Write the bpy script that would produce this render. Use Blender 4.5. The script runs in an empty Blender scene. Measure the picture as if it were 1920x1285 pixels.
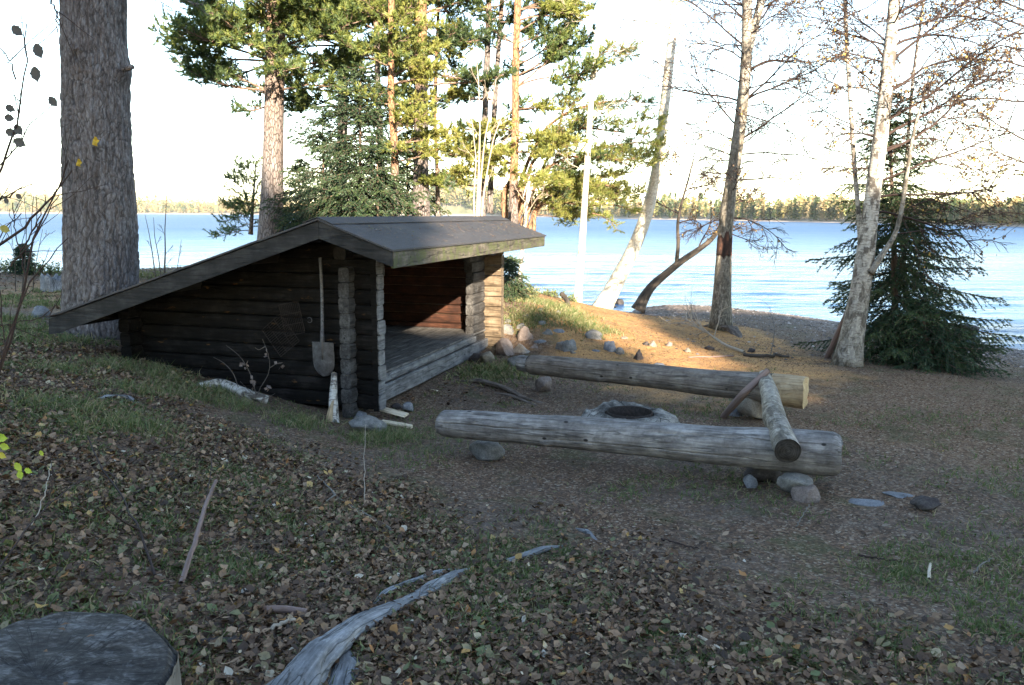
import bpy, math
import numpy as np
from math import radians, sin, cos, pi
S = bpy.context.scene
COL = S.collection
# ------------------------------------------------------------------ camera, sky, sun, exposure
FPX = 1500.; CZ = 2.1; PIT = math.atan(241.5/FPX); ROL = radians(.24)
CAM = np.array([0, 0, CZ]); CF = np.array([0, cos(PIT), -sin(PIT)])
_r = np.array([1., 0, 0]); _u = np.cross(_r, CF)
CR = _r*cos(ROL)+_u*sin(ROL); CU = -_r*sin(ROL)+_u*cos(ROL)
from mathutils import Matrix, Vector
cd = bpy.data.cameras.new('camera'); cam = bpy.data.objects.new('camera', cd); COL.objects.link(cam)
cd.sensor_width = 36.; cd.lens = 36*FPX/1920.; cd.clip_start = .05; cd.clip_end = 8000
M = Matrix.Identity(4)
for i in range(3):
    M[i][0] = CR[i]; M[i][1] = CU[i]; M[i][2] = -CF[i]; M[i][3] = CAM[i]
cam.matrix_world = M; S.camera = cam
SUN_EL = radians(18); SUN_AZ = math.atan2(-.204, .979)      # travel direction of the light, from +Y
LD = np.array([sin(SUN_AZ)*cos(SUN_EL), cos(SUN_AZ)*cos(SUN_EL), -sin(SUN_EL)])
W = bpy.data.worlds.new('World'); S.world = W; W.use_nodes = True
nt = W.node_tree; nt.nodes.clear()
sky = nt.nodes.new('ShaderNodeTexSky'); sky.sky_type = 'NISHITA'; sky.sun_disc = False
sky.sun_elevation = SUN_EL
sky.sun_rotation = math.atan2(-LD[0], -LD[1])
sky.air_density = 1.0; sky.dust_density = .15; sky.ozone_density = 1.2; sky.altitude = 50
bg = nt.nodes.new('ShaderNodeBackground'); bg.inputs[1].default_value = .125
wo = nt.nodes.new('ShaderNodeOutputWorld')
tm = nt.nodes.new('ShaderNodeMix'); tm.data_type = 'RGBA'; tm.blend_type = 'MULTIPLY'; tm.inputs[0].default_value = 1; tm.inputs[7].default_value = (1, .95, .875, 1)
nt.links.new(sky.outputs[0], tm.inputs[6]); nt.links.new(tm.outputs[2], bg.inputs[0]); nt.links.new(bg.outputs[0], wo.inputs[0])
sl = bpy.data.lights.new('sun', 'SUN'); sl.energy = 5.; sl.angle = radians(.55); sl.color = (1, .86, .66)
so = bpy.data.objects.new('sun', sl); COL.objects.link(so)
so.rotation_euler = Vector(tuple(-LD)).to_track_quat('Z', 'Y').to_euler(); so.location = (5, -20, 20)
S.view_settings.view_transform = 'Standard'; S.view_settings.look = 'None'
S.view_settings.exposure = 2.5; S.view_settings.gamma = 1
S.render.engine = 'CYCLES'
S.cycles.max_bounces = 6; S.cycles.diffuse_bounces = 3; S.cycles.glossy_bounces = 3
S.cycles.transparent_max_bounces = 4; S.cycles.caustics_reflective = False; S.cycles.caustics_refractive = False
# ------------------------------------------------------------------ maths helpers
def nrm(v):
    v = np.asarray(v, float); return v/np.maximum(np.linalg.norm(v, axis=-1, keepdims=True), 1e-9)
def ray(x, y): return CF+CR*(x-960)/FPX+CU*(642.5-y)/FPX
def atz(x, y, z): d = ray(x, y); return CAM+d*((z-CZ)/d[2])
def atd(x, y, Y): d = ray(x, y); return CAM+d*(Y/d[1])
def proj(p):
    d = np.asarray(p, float)-CAM; z = d@CF
    return 960+FPX*(d@CR)/z, 642.5-FPX*(d@CU)/z
def hsh(i, j, k, s=0):
    n = (i*374761393+j*668265263+k*2147483647+s*974634777) & 0x7fffffff
    n = ((n ^ (n >> 13))*1274126177) & 0x7fffffff
    n = ((n ^ (n >> 16))*1103515245+12345) & 0x7fffffff
    return (n & 0xffffff)/float(0xffffff)
def vnoise(p, s=0):
    p = np.asarray(p, float); f = np.floor(p); t = p-f; t = t*t*(3-2*t); i = f.astype(np.int64)
    r = 0
    for a in (0, 1):
        for b in (0, 1):
            for c in (0, 1):
                w = (t[..., 0] if a else 1-t[..., 0])*(t[..., 1] if b else 1-t[..., 1])*(t[..., 2] if c else 1-t[..., 2])
                r = r+w*hsh(i[..., 0]+a, i[..., 1]+b, i[..., 2]+c, s)
    return r*2-1
def fbm(p, o=4, s=0, g=.5):
    p = np.asarray(p, float); r = 0; a = 1
    for k in range(o):
        r = r+a*vnoise(p*2**k+17.3*k, s+k); a *= g
    return r
def n2(x, y, sc, s=0, o=3):
    x = np.asarray(x, float); y = np.asarray(y, float)
    return fbm(np.stack([x*sc, y*sc, np.zeros_like(x)+.5], -1), o, s)
def sst(a, b, x):
    t = np.clip((x-a)/(b-a), 0, 1); return t*t*(3-2*t)
# ------------------------------------------------------------------ terrain
ctl = [  # pixel x, pixel y, ground height
 (0, 1285, .52), (330, 1285, .46), (700, 1285, .40), (1200, 1285, .30), (1920, 1285, .24),
 (0, 1100, .62), (300, 1080, .45), (650, 1080, .30), (1000, 1080, .18), (1400, 1080, .12), (1900, 1080, .12),
 (0, 900, .72), (200, 880, .52), (400, 860, .34), (600, 850, .12), (900, 900, .02), (1300, 950, .03), (1800, 950, .06),
 (0, 740, .75), (150, 740, .60), (250, 700, .42), (420, 735, .24), (560, 778, .0), (690, 812, -.08),
 (800, 790, -.08), (900, 730, -.10), (1100, 760, -.03), (1180, 790, .0), (1500, 800, .0), (1900, 820, .02),
 (940, 690, -.02), (1100, 700, -.04), (1300, 710, -.05), (1600, 700, -.03), (1900, 720, -.15),
 (0, 620, .66), (100, 600, .55), (0, 540, .42), (200, 540, .40), (350, 520, .35),
 (945, 650, .05), (975, 610, .26), (1000, 572, .50), (1080, 640, .12), (1080, 600, .22), (1180, 660, .0), (1180, 612, .0),
 (1280, 650, -.04), (1350, 614, -.16), (1450, 640, -.22), (1600, 650, -.28), (1130, 583, -.14), (1200, 578, -.65),
 (1060, 565, .0)]
CP = np.array([atz(*c) for c in ctl])
extra = [(-14, 22, .4), (-10, 25, .35), (-4, 23, .35), (-1, 19, .5), (-3, 15, .55), (-6, 14, .5), (-8, 17, .45), (-1, 16, .62),
 (-14, 26.5, -1.3), (-7, 28, -1.3), (-1.5, 25.5, -1.3), (1.0, 21.5, -1.1), (2.2, 23.2, -1.3), (3.4, 25, -1.3), (6.2, 27.3, -1.3), (9.2, 25.6, -1.3), (12.9, 20.4, -1.3), (18, 15, -1.3),
 (-20, 25, -1.2), (-30, 12, .5), (-14, 4, 1.), (-12, 12, .7), (-5, 0, .75), (0, -2, .55), (6, -2, .35), (14, 2, .1), (12, 8, -.2), (-20, -10, 1.2), (0, -14, .9), (16, -10, .4), (28, 4, -.9),
 (-14, 34, -2.), (-5, 36, -2.), (4, 36, -2.1), (12, 33, -2.1), (20, 26, -2.), (30, 18, -2.), (-30, 33, -2), (0, -40, 1.2), (40, -30, .5), (-40, -30, 1.5), (0, 60, -2.3), (60, 50, -2.3), (-60, 50, -2.3)]
CP = np.vstack([CP, np.array(extra, float)])
def _tps(d2): return .5*d2*np.log(np.maximum(d2, 1e-12))
_n = len(CP)
_D = ((CP[:, None, :2]-CP[None, :, :2])**2).sum(-1)
_K = _tps(_D)+np.eye(_n)*.4
_P = np.hstack([np.ones((_n, 1)), CP[:, :2]])
_A = np.block([[_K, _P], [_P.T, np.zeros((3, 3))]])
_w = np.linalg.solve(_A, np.concatenate([CP[:, 2], np.zeros(3)]))
def hz0(x, y):
    x = np.asarray(x, float); y = np.asarray(y, float); sh = x.shape
    q = np.stack([x.ravel(), y.ravel()], -1); out = np.zeros(len(q))
    for a in range(0, len(q), 40000):
        b = q[a:a+40000]
        d = ((b[:, None]-CP[None, :, :2])**2).sum(-1)
        out[a:a+40000] = _tps(d)@_w[:_n]+_w[_n]+b@_w[_n+1:]
    h = out.reshape(sh)
    R = np.sqrt(x*x+(y-8)**2)
    far = np.where(y > 10, -2.3, np.where(y < -10, 1.0, np.where(x > 0, -1.2, .8)))
    k = sst(30, 48, R)
    return np.clip(h, -2.4, 1.6)*(1-k)+far*k
def hz(x, y):
    x = np.asarray(x, float); y = np.asarray(y, float)
    return hz0(x, y)+n2(x, y, .9, 5, 3)*.03+n2(x, y, 4., 9, 2)*.010
def gpx(px, py):
    d = ray(px, py); t = np.arange(1.5, 60, .02)
    P = CAM+d*t[:, None]; h = hz(P[:, 0], P[:, 1])
    k = np.argmax(P[:, 2] < h)
    return P[k]
# ------------------------------------------------------------------ object helpers
def tag(o, label=None, cat=None, group=None, kind=None):
    if label: o['label'] = label
    if cat: o['category'] = cat
    if group: o['group'] = group
    if kind: o['kind'] = kind
    return o
def empty(name, loc=(0, 0, 0), rz=0, **k):
    o = bpy.data.objects.new(name, None); COL.objects.link(o); o.empty_display_size = .1
    o.location = tuple(float(c) for c in loc); o.rotation_euler = (0, 0, rz); return tag(o, **k)
class MB:
    """collects vertices and faces and links them as one mesh object"""
    def __init__(s): s.v = []; s.bc = []; s.t = []; s.f = []; s.n = 0; s.tubes = {}
    def add(s, V, F, bc=None, tint=0., mi=0, smooth=True):
        V = np.asarray(V, float).reshape(-1, 3); F = np.asarray(F, np.int64)
        if len(V) == 0: return
        s.v.append(V); s.bc.append(V if bc is None else np.asarray(bc, float).reshape(-1, 3))
        s.t.append(np.broadcast_to(np.asarray(tint, float).ravel() if np.ndim(tint) else float(tint), (len(V),)).copy())
        s.f.append((F+s.n, mi, smooth)); s.n += len(V)
    def faces(s, V, FL, **k):       # faces of different sizes over one vertex set
        base = s.n; s.add(V, np.zeros((0, 3), int), **k)
        mi = k.get('mi', 0); sm = k.get('smooth', True)
        s.f.pop()
        for f in FL: s.f.append((np.array([f])+base, mi, sm))
    def tube(s, P, r, seg=5, mi=0, tint=0.):
        P = np.asarray(P, float); r = np.broadcast_to(np.asarray(r, float), (len(P),))
        s.tubes.setdefault((len(P), seg, mi), []).append((P, r, tint))
    def flush(s):
        for (n, seg, mi), L in s.tubes.items():
            P = np.array([a[0] for a in L]); R = np.array([a[1] for a in L]); ti = np.array([a[2] for a in L])
            T = len(P); tan = np.zeros_like(P); tan[:, 1:-1] = P[:, 2:]-P[:, :-2]; tan[:, 0] = P[:, 1]-P[:, 0]; tan[:, -1] = P[:, -1]-P[:, -2]
            tan = nrm(tan); md = nrm(P[:, -1]-P[:, 0]); ref = np.eye(3)[np.argmin(np.abs(md), -1)][:, None, :]
            N = nrm(ref-tan*(tan*ref).sum(-1, keepdims=True)); B = np.cross(tan, N)
            th = np.arange(seg)*2*pi/seg; c = np.cos(th); d = np.sin(th)
            V = P[:, :, None]+R[:, :, None, None]*(c[:, None]*N[:, :, None]+d[:, None]*B[:, :, None])
            sl_ = np.concatenate([np.zeros((T, 1)), np.cumsum(np.linalg.norm(P[:, 1:]-P[:, :-1], axis=-1), 1)], 1)
            bc = np.zeros((T, n, seg, 3)); bc[..., 0] = R[:, :, None]*c; bc[..., 1] = R[:, :, None]*d; bc[..., 2] = sl_[:, :, None]
            bc[..., 0] += np.arange(T)[:, None, None]*.37
            i = np.arange(T)[:, None, None]*(n*seg)+np.arange(n-1)[None, :, None]*seg+np.arange(seg)[None, None]
            j = np.arange(T)[:, None, None]*(n*seg)+np.arange(n-1)[None, :, None]*seg+((np.arange(seg)+1) % seg)[None, None]
            F = np.stack([i, j, j+seg, i+seg], -1).reshape(-1, 4)
            s.add(V, F, bc, np.repeat(ti, n*seg), mi)
            if R[:, -1].max() > .012 and seg > 3:
                e = s.n-T*n*seg
                for k in range(T):
                    s.f.append((np.array([[e+k*n*seg+(n-1)*seg+q for q in range(seg)]]), mi, False))
                    s.f.append((np.array([[e+k*n*seg+q for q in range(seg)][::-1]]), mi, False))
        s.tubes = {}
    def build(s, name, mats, parent=None, loc=None):
        s.flush()
        V = np.concatenate(s.v) if s.v else np.zeros((0, 3))
        if loc is not None: V = V-np.asarray(loc, float)
        me = bpy.data.meshes.new(name)
        lp = []; st = []; mis = []; sm = []; c = 0
        for F, mi, smo in s.f:
            if len(F) == 0: continue
            m, k = F.shape; lp.append(F.ravel()); st.append(c+np.arange(m)*k); c += m*k
            mis.append(np.full(m, mi)); sm.append(np.full(m, smo))
        lp = np.concatenate(lp); st = np.concatenate(st)
        me.vertices.add(len(V)); me.vertices.foreach_set('co', V.ravel().astype('f'))
        me.loops.add(len(lp)); me.loops.foreach_set('vertex_index', lp.astype('i'))
        me.polygons.add(len(st)); me.polygons.foreach_set('loop_start', st.astype('i'))
        me.polygons.foreach_set('material_index', np.concatenate(mis).astype('i'))
        me.polygons.foreach_set('use_smooth', np.concatenate(sm))
        a = me.attributes.new('bc', 'FLOAT_VECTOR', 'POINT'); a.data.foreach_set('vector', np.concatenate(s.bc).ravel().astype('f'))
        a = me.attributes.new('tint', 'FLOAT', 'POINT'); a.data.foreach_set('value', np.concatenate(s.t).astype('f'))
        me.update(calc_edges=True)
        for m in (mats if isinstance(mats, (list, tuple)) else [mats]): me.materials.append(m)
        o = bpy.data.objects.new(name, me); COL.objects.link(o)
        if parent is not None: o.parent = parent
        if loc is not None: o.location = tuple(float(q) for q in loc)
        return o
# ------------------------------------------------------------------ materials
class NT:
    def __init__(s, name):
        s.m = bpy.data.materials.new(name); s.m.use_nodes = True; s.t = s.m.node_tree; s.t.nodes.clear()
        s.out = s.t.nodes.new('ShaderNodeOutputMaterial')
    def n(s, ty, ins=None, **k):
        d = s.t.nodes.new('ShaderNode'+ty)
        for a, b in k.items(): setattr(d, a, b)
        for a, b in (ins or {}).items(): s.set(d.inputs[a], b)
        return d
    def set(s, sock, b):
        if isinstance(b, bpy.types.NodeSocket): s.t.links.new(b, sock)
        elif isinstance(b, bpy.types.Node): s.t.links.new(b.outputs[0], sock)
        else:
            if isinstance(b, tuple) and len(b) == 3 and sock.type == 'RGBA': b = (*b, 1)
            sock.default_value = b
    def attr(s, nm): return s.n('Attribute', attribute_name=nm)
    def bcv(s, sc=(1, 1, 1)): return s.n('Mapping', {0: s.attr('bc').outputs['Vector'], 3: sc}).outputs[0]
    def objv(s, sc=(1, 1, 1)): return s.n('Mapping', {0: s.n('TexCoord').outputs['Object'], 3: sc}).outputs[0]
    def geo(s, sc=(1, 1, 1)): return s.n('Mapping', {0: s.n('NewGeometry').outputs['Position'], 3: sc}).outputs[0]
    def noise(s, vec, scale, detail=4, rough=.6, dist=0): return s.n('TexNoise', {'Vector': vec, 'Scale': scale, 'Detail': detail, 'Roughness': rough, 'Distortion': dist}).outputs[0]
    def vor(s, vec, scale, feat='F1', out=0, rnd=1.): return s.n('TexVoronoi', {'Vector': vec, 'Scale': scale, 'Randomness': rnd}, feature=feat).outputs[out]
    def ramp(s, fac, stops, interp='LINEAR'):
        d = s.n('ValToRGB', {0: fac}); e = d.color_ramp; e.interpolation = interp
        while len(e.elements) < len(stops): e.elements.new(.5)
        for q, (p, c) in zip(e.elements, stops):
            q.position = p; q.color = (*c, 1) if isinstance(c, tuple) else (c, c, c, 1)
        return d.outputs[0]
    def mix(s, f, a, b, bt='MIX'):
        d = s.n('Mix', data_type='RGBA', blend_type=bt)
        s.set(d.inputs[0], f); s.set(d.inputs[6], a); s.set(d.inputs[7], b); return d.outputs[2]
    def math(s, op, a, b=0., c=0.):
        d = s.n('Math', operation=op); s.set(d.inputs[0], a); s.set(d.inputs[1], b); s.set(d.inputs[2], c); return d.outputs[0]
    def bump(s, h, st=.5, dist=.02, nrm_=None):
        d = s.n('Bump', {'Height': h, 'Strength': st, 'Distance': dist})
        if nrm_ is not None: s.set(d.inputs['Normal'], nrm_)
        return d.outputs[0]
    def bsdf(s, col, rough=.85, nr=None, spec=.3, metal=0., **k):
        d = s.n('BsdfPrincipled', {'Base Color': col, 'Roughness': rough, 'Specular IOR Level': spec, 'Metallic': metal})
        if nr is not None: s.set(d.inputs['Normal'], nr)
        s.t.links.new(d.outputs[0], s.out.inputs[0]); return d
def leafmat(name, stops, trans=.3, rough=.6, var=0.):
    t = NT(name); a = t.attr('tint').outputs['Fac']; c = t.ramp(a, stops)
    d = t.n('BsdfDiffuse', {0: c}); tr = t.n('BsdfTranslucent', {0: c}); g = t.n('BsdfGlossy', {0: (1., 1., 1.), 1: rough})
    m = t.n('MixShader', {0: trans, 1: d.outputs[0], 2: tr.outputs[0]}); m2 = t.n('MixShader', {0: .03, 1: m.outputs[0], 2: g.outputs[0]})
    t.t.links.new(m2.outputs[0], t.out.inputs[0]); return t.m
MAT = {}
def mk_mats():
    G = MAT
    # pine bark: grey brown plates with dark cracks; 'tint' turns the upper bark orange
    t = NT('pine_bark'); v = t.bcv((1, 1, .28)); dv = t.n('VectorMath', {0: v, 1: t.n('TexNoise', {'Vector': v, 'Scale': 9., 'Detail': 3.}).outputs[1]}, operation='MULTIPLY_ADD')
    t.set(dv.inputs[1], (1, 1, 1)); nz = t.n('TexNoise', {'Vector': v, 'Scale': 12., 'Detail': 4.}).outputs[1]
    w = t.n('VectorMath', {0: nz}, operation='SCALE'); w.inputs[3].default_value = .06
    vv = t.n('VectorMath', {0: v, 1: w.outputs[0]}, operation='ADD').outputs[0]
    ed = t.vor(vv, 22, 'DISTANCE_TO_EDGE'); cel = t.vor(vv, 22, 'F1', 1)
    cr = t.ramp(ed, [(0, 0.), (.12, 1.)]); fine = t.noise(t.bcv((1, 1, .5)), 70, 5, .7)
    base = t.ramp(fine, [(.3, (.085, .06, .05)), (.6, (.22, .19, .18)), (.8, (.36, .34, .33))])
    base = t.mix(.3, base, t.mix(t.n('SeparateColor', {0: cel}).outputs[0], (.12, .08, .06), (.3, .28, .28)))
    orange = t.ramp(fine, [(.3, (.21, .095, .045)), (.7, (.42, .25, .14))])
    base = t.mix(t.attr('tint').outputs['Fac'], base, orange)
    col = t.mix(cr, t.mix(.8, base, (.02, .016, .015)), base)
    hh = t.math('ADD', t.math('MULTIPLY', cr, 1.), t.math('MULTIPLY', fine, .35))
    t.bsdf(col, .9, t.bump(hh, .8, .02)); G['pine'] = t.m
    # birch bark: white, dark dashes round the stem and black patches; tint darkens to old rough bark
    t = NT('birch_bark'); v = t.bcv((1, 1, 1)); dash = t.noise(t.bcv((1.2, 1.2, 9)), 7, 3, .6)
    d1 = t.ramp(dash, [(.54, 0.), (.61, 1.)]); pat = t.ramp(t.noise(t.bcv((1, 1, .6)), 7, 5, .65, .4), [(.49, 0.), (.56, 1.)])
    wht = t.ramp(t.noise(v, 25, 4), [(.3, (.30, .27, .23)), (.6, (.56, .53, .48))])
    c = t.mix(t.math('MULTIPLY', d1, .75), wht, (.10, .07, .06)); c = t.mix(t.math('MULTIPLY', pat, .9), c, (.05, .04, .035))
    old = t.ramp(t.noise(t.bcv((1, 1, .4)), 30, 5, .7), [(.35, (.03, .025, .02)), (.55, (.14, .118, .088)), (.7, (.38, .35, .29))])
    tn = t.math('ADD', t.attr('tint').outputs['Fac'], t.math('MULTIPLY', t.math('SUBTRACT', t.noise(v, 5, 4), .5), .6))
    c = t.mix(t.n('Clamp', {0: tn}).outputs[0], c, old)
    t.bsdf(c, .7, t.bump(t.math('ADD', pat, t.noise(v, 40, 4)), .5, .01)); G['birch'] = t.m
    t = NT('sunlit_birch_bark'); v = t.bcv((1, 1, 1)); d1 = t.ramp(t.noise(t.bcv((1.2, 1.2, 9)), 7, 3, .6), [(.54, 0.), (.62, 1.)]); pat = t.ramp(t.noise(t.bcv((1, 1, .6)), 7, 5, .65, .4), [(.54, 0.), (.62, 1.)])  # lit copy of the birch bark, full sun painted in as paler colour
    c = t.mix(t.math('MULTIPLY', d1, .4), t.ramp(t.noise(v, 25, 4), [(.3, (.45, .38, .29)), (.6, (.70, .64, .54))]), (.22, .16, .11)); c = t.mix(t.math('MULTIPLY', pat, .6), c, (.22, .18, .12)); t.bsdf(c, .7, t.bump(t.noise(v, 40, 4), .4, .01)); G['sunlit_birch'] = t.m
    def bark(nm, a, b, sc=20, z=.3):
        t = NT(nm); f = t.noise(t.bcv((1, 1, z)), sc, 6, .7); c = t.ramp(f, [(.3, a), (.7, b)])
        t.bsdf(c, .9, t.bump(f, .7, .01)); G[nm] = t.m
    bark('grey_bark', (.07, .06, .05), (.26, .24, .21)); bark('twig_bark', (.022, .014, .012), (.062, .040, .034), 30); bark('dull_twig', (.07, .058, .05), (.17, .145, .125), 30)
    bark('spruce_bark', (.05, .035, .025), (.17, .12, .09)); bark('pale_twig', (.25, .20, .15), (.45, .38, .30)); bark('alder_bark', (.025, .021, .018), (.10, .08, .065), 14)
    bark('strip_bark', (.12, .075, .06), (.26, .19, .17), 30, .05)
    G['pine_needle'] = leafmat('pine_needle', [(0, (.035, .070, .036)), (.4, (.10, .155, .045)), (.7, (.25, .28, .06)), (1, (.33, .32, .08))], .5)
    G['spruce_needle'] = leafmat('spruce_needle', [(0, (.014, .034, .020)), (.6, (.030, .062, .026)), (1, (.06, .095, .03))], .2)
    G['autumn_leaf'] = leafmat('autumn_leaf', [(0, (.07, .04, .03)), (.5, (.15, .095, .055)), (.8, (.26, .17, .07)), (1, (.50, .34, .06))], .3)
    G['sapling_leaf'] = leafmat('sapling_leaf', [(0, (.06, .055, .05)), (.6, (.10, .09, .07)), (.8, (.45, .38, .04)), (1, (.30, .42, .04))], .25)
    G['litter'] = leafmat('litter', [(0, (.032, .018, .010)), (.25, (.088, .048, .027)), (.5, (.155, .09, .05)), (.68, (.23, .145, .085)), (.78, (.105, .13, .05)), (.86, (.33, .23, .15)), (.95, (.28, .17, .10)), (.965, (.33, .15, .05)), (.985, (.38, .26, .08)), (1, (.50, .45, .38))], .1)
    G['grass'] = leafmat('grass', [(0, (.06, .10, .025)), (.5, (.11, .145, .04)), (.8, (.21, .19, .085)), (1, (.32, .27, .15))], .3)
    # stones
    def stone(nm, a, b, c, lich=.25):
        t = NT(nm); oi = t.n('ObjectInfo').outputs['Random']; v = t.n('VectorMath', {0: t.n('TexCoord').outputs['Object'], 1: t.n('CombineXYZ', {0: t.math('MULTIPLY', oi, 40.)}).outputs[0]}, operation='ADD').outputs[0]
        f = t.noise(v, 9, 6, .7); g = t.noise(v, 90, 3, .7); k = t.ramp(f, [(.3, a), (.5, b), (.72, c)])
        k = t.mix(.45, k, t.ramp(g, [(.35, (.04, .04, .04)), (.6, (.45, .42, .40))]), 'OVERLAY')
        l = t.ramp(t.noise(v, 14, 5, .75), [(.60, 0.), (.66, 1.)]); k = t.mix(t.math('MULTIPLY', l, lich), k, (.30, .33, .27))
        t.bsdf(k, .85, t.bump(t.math('ADD', f, t.math('MULTIPLY', g, .25)), .6, .02)); G[nm] = t.m
    stone('granite', (.09, .09, .085), (.20, .195, .185), (.34, .33, .31)); stone('pink_granite', (.13, .10, .088), (.22, .175, .155), (.33, .28, .25), .15)
    stone('dark_stone', (.03, .027, .025), (.06, .05, .05), (.10, .09, .08), .05); stone('blue_stone', (.10, .11, .12), (.19, .20, .22), (.30, .31, .33), .1)
    stone('pale_stone', (.15, .13, .105), (.24, .21, .17), (.33, .30, .25), .15)
    stone('wet_stone', (.02, .02, .022), (.05, .045, .045), (.10, .085, .08), 0.)
    # weathered wood in tube coordinates (logs) and in object coordinates (boards)
    def wood(nm, a, b, c, vec, scale=14, crack=1., spec=.25, knots=True, moss=0., scuff=None, ax=2):
        t = NT(nm); st = [1, 1, 1]; st[ax] = .07; v = (t.bcv if vec == 'bc' else t.objv)(tuple(st)); v1 = (t.bcv if vec == 'bc' else t.objv)((1, 1, 1))
        fib = t.noise(v, scale*5, 6, .7); big = t.noise(v1, 4.2, 5, .7); k = t.ramp(t.math('ADD', t.math('MULTIPLY', fib, .45), t.math('MULTIPLY', big, .55)), [(.36, a), (.5, b), (.62, c)])
        crk = t.ramp(t.noise(v, scale*1.6, 3, .5, .3), [(.47, 1.), (.492, 0.), (.5, 0.), (.522, 1.)])
        k = t.mix(t.math('MULTIPLY', t.math('SUBTRACT', 1., crk), .55*crack), k, tuple(q*.25 for q in a))
        bl = t.ramp(t.noise(v1, 6.5, 4, .6, .5), [(.58, 0.), (.70, 1.)]); k = t.mix(t.math('MULTIPLY', bl, .45), k, tuple(q*.5 for q in a))
        if knots:
            sk = [1.6, 1.6, 1.6]; sk[ax] = 1.0
            kv = (t.bcv if vec == 'bc' else t.objv)(tuple(sk)); kd = t.vor(kv, 3.1); kk = t.ramp(kd, [(.045, 1.), (.075, 0.)]); k = t.mix(kk, k, tuple(q*.3 for q in a))
        if scuff:
            sc_ = t.ramp(t.noise((t.bcv if vec == 'bc' else t.objv)(tuple(1.8 if i != ax else .5 for i in range(3))), 9, 4, .6), [(.66, 0.), (.72, 1.)]); k = t.mix(t.math('MULTIPLY', sc_, .6), k, scuff)
        if moss:
            ms = t.ramp(t.noise(v1, 8, 5, .7), [(.47, 0.), (.56, 1.)]); k = t.mix(t.math('MULTIPLY', ms, moss), k, (.075, .085, .035))
        h = t.math('ADD', t.math('MULTIPLY', fib, .5), t.math('MULTIPLY', crk, .8))
        t.bsdf(k, .8, t.bump(h, .6, .008), spec); G[nm] = t.m
    wood('bench_wood', (.07, .062, .058), (.17, .158, .153), (.33, .315, .30), 'bc', 10)
    wood('far_bench_wood', (.07, .056, .046), (.14, .115, .098), (.24, .21, .18), 'bc', 10)
    wood('fresh_wood', (.22, .15, .085), (.36, .27, .165), (.48, .39, .26), 'bc', 10, .5)
    wood('root_wood', (.07, .07, .075), (.17, .173, .182), (.34, .34, .35), 'bc', 12, 1.3)
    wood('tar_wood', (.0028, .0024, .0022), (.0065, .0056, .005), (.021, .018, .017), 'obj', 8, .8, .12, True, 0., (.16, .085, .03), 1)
    wood('stub_wood', (.018, .016, .015), (.044, .041, .040), (.10, .097, .095), 'obj', 8, 1., .25, True, 0., None, 0)
    wood('sill_wood', (.07, .07, .072), (.14, .14, .145), (.24, .24, .245), 'obj', 8, 1., .25, True, 0., None, 0)
    wood('floor_wood', (.055, .052, .05), (.115, .11, .106), (.20, .192, .185), 'obj', 8, 1., .25, True, 0., None, 0)
    wood('barge_wood', (.011, .0105, .0102), (.024, .023, .0225), (.05, .048, .046), 'obj', 8, .7, .25, True, 0., None, 1)
    wood('fascia_wood', (.03, .026, .021), (.085, .074, .058), (.17, .15, .12), 'obj', 8, 1.1, .25, True, .8, None, 0)
    wood('brown_wood', (.06, .042, .026), (.13, .095, .062), (.22, .17, .12), 'obj', 8, .9, .25, True, 0., None, 1)
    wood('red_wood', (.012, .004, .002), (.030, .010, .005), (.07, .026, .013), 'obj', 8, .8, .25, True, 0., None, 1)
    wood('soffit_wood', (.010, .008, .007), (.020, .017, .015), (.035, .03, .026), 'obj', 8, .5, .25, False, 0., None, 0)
    wood('firewood', (.42, .33, .22), (.60, .50, .36), (.72, .63, .48), 'bc', 10, .6, .25, False)
    # cut ends: rings from the bc radius
    def endm(nm, a, b, sc=60):
        t = NT(nm); s_ = t.n('SeparateXYZ', {0: t.attr('bc').outputs['Vector']}); r2 = t.math('SQRT', t.math('ADD', t.math('MULTIPLY', s_.outputs[0], s_.outputs[0]), t.math('MULTIPLY', s_.outputs[1], s_.outputs[1])))
        nz_ = t.noise(t.bcv(), 12, 4); w_ = t.math('SINE', t.math('MULTIPLY', t.math('ADD', r2, t.math('MULTIPLY', nz_, .05)), sc*6.28)); ww = t.math('ADD', t.math('MULTIPLY', w_, .10), t.math('MULTIPLY', t.noise(t.bcv(), 30, 5, .7), .9))
        k = t.ramp(ww, [(.2, a), (.75, b)]); t.bsdf(k, .85, t.bump(ww, .4, .006)); G[nm] = t.m
    endm('end_grey', (.06, .055, .05), (.26, .245, .23)); endm('end_fresh', (.35, .24, .12), (.60, .47, .28)); endm('end_dark', (.008, .007, .006), (.05, .042, .035))
    # stump top: worn fibres
    t = NT('stump_top'); v = t.objv((1, 1, 1)); v2 = t.n('Mapping', {0: t.n('TexCoord').outputs['Object'], 2: (0, 0, .9), 3: (.8, 2.2, 1)}).outputs[0]
    f = t.noise(v2, 22, 6, .75, .4); b = t.noise(v, 4.5, 5, .65, .6)
    k = t.ramp(t.math('ADD', t.math('MULTIPLY', f, .55), t.math('MULTIPLY', b, .45)), [(.38, (.018, .016, .0145)), (.5, (.062, .056, .052)), (.62, (.21, .20, .195))])
    sx = t.n('SeparateXYZ', {0: v}).outputs; an = t.math('ARCTAN2', sx[1], sx[0]); rd = t.n('VectorMath', {0: v}, operation='LENGTH').outputs['Value']
    cv = t.n('CombineXYZ', {0: t.math('MULTIPLY', an, 2.6), 1: t.math('MULTIPLY', rd, 1.2)}).outputs[0]; ck = t.ramp(t.noise(cv, 2.4, 3, .5), [(.485, 1.), (.497, 0.), (.503, 0.), (.515, 1.)])
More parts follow.
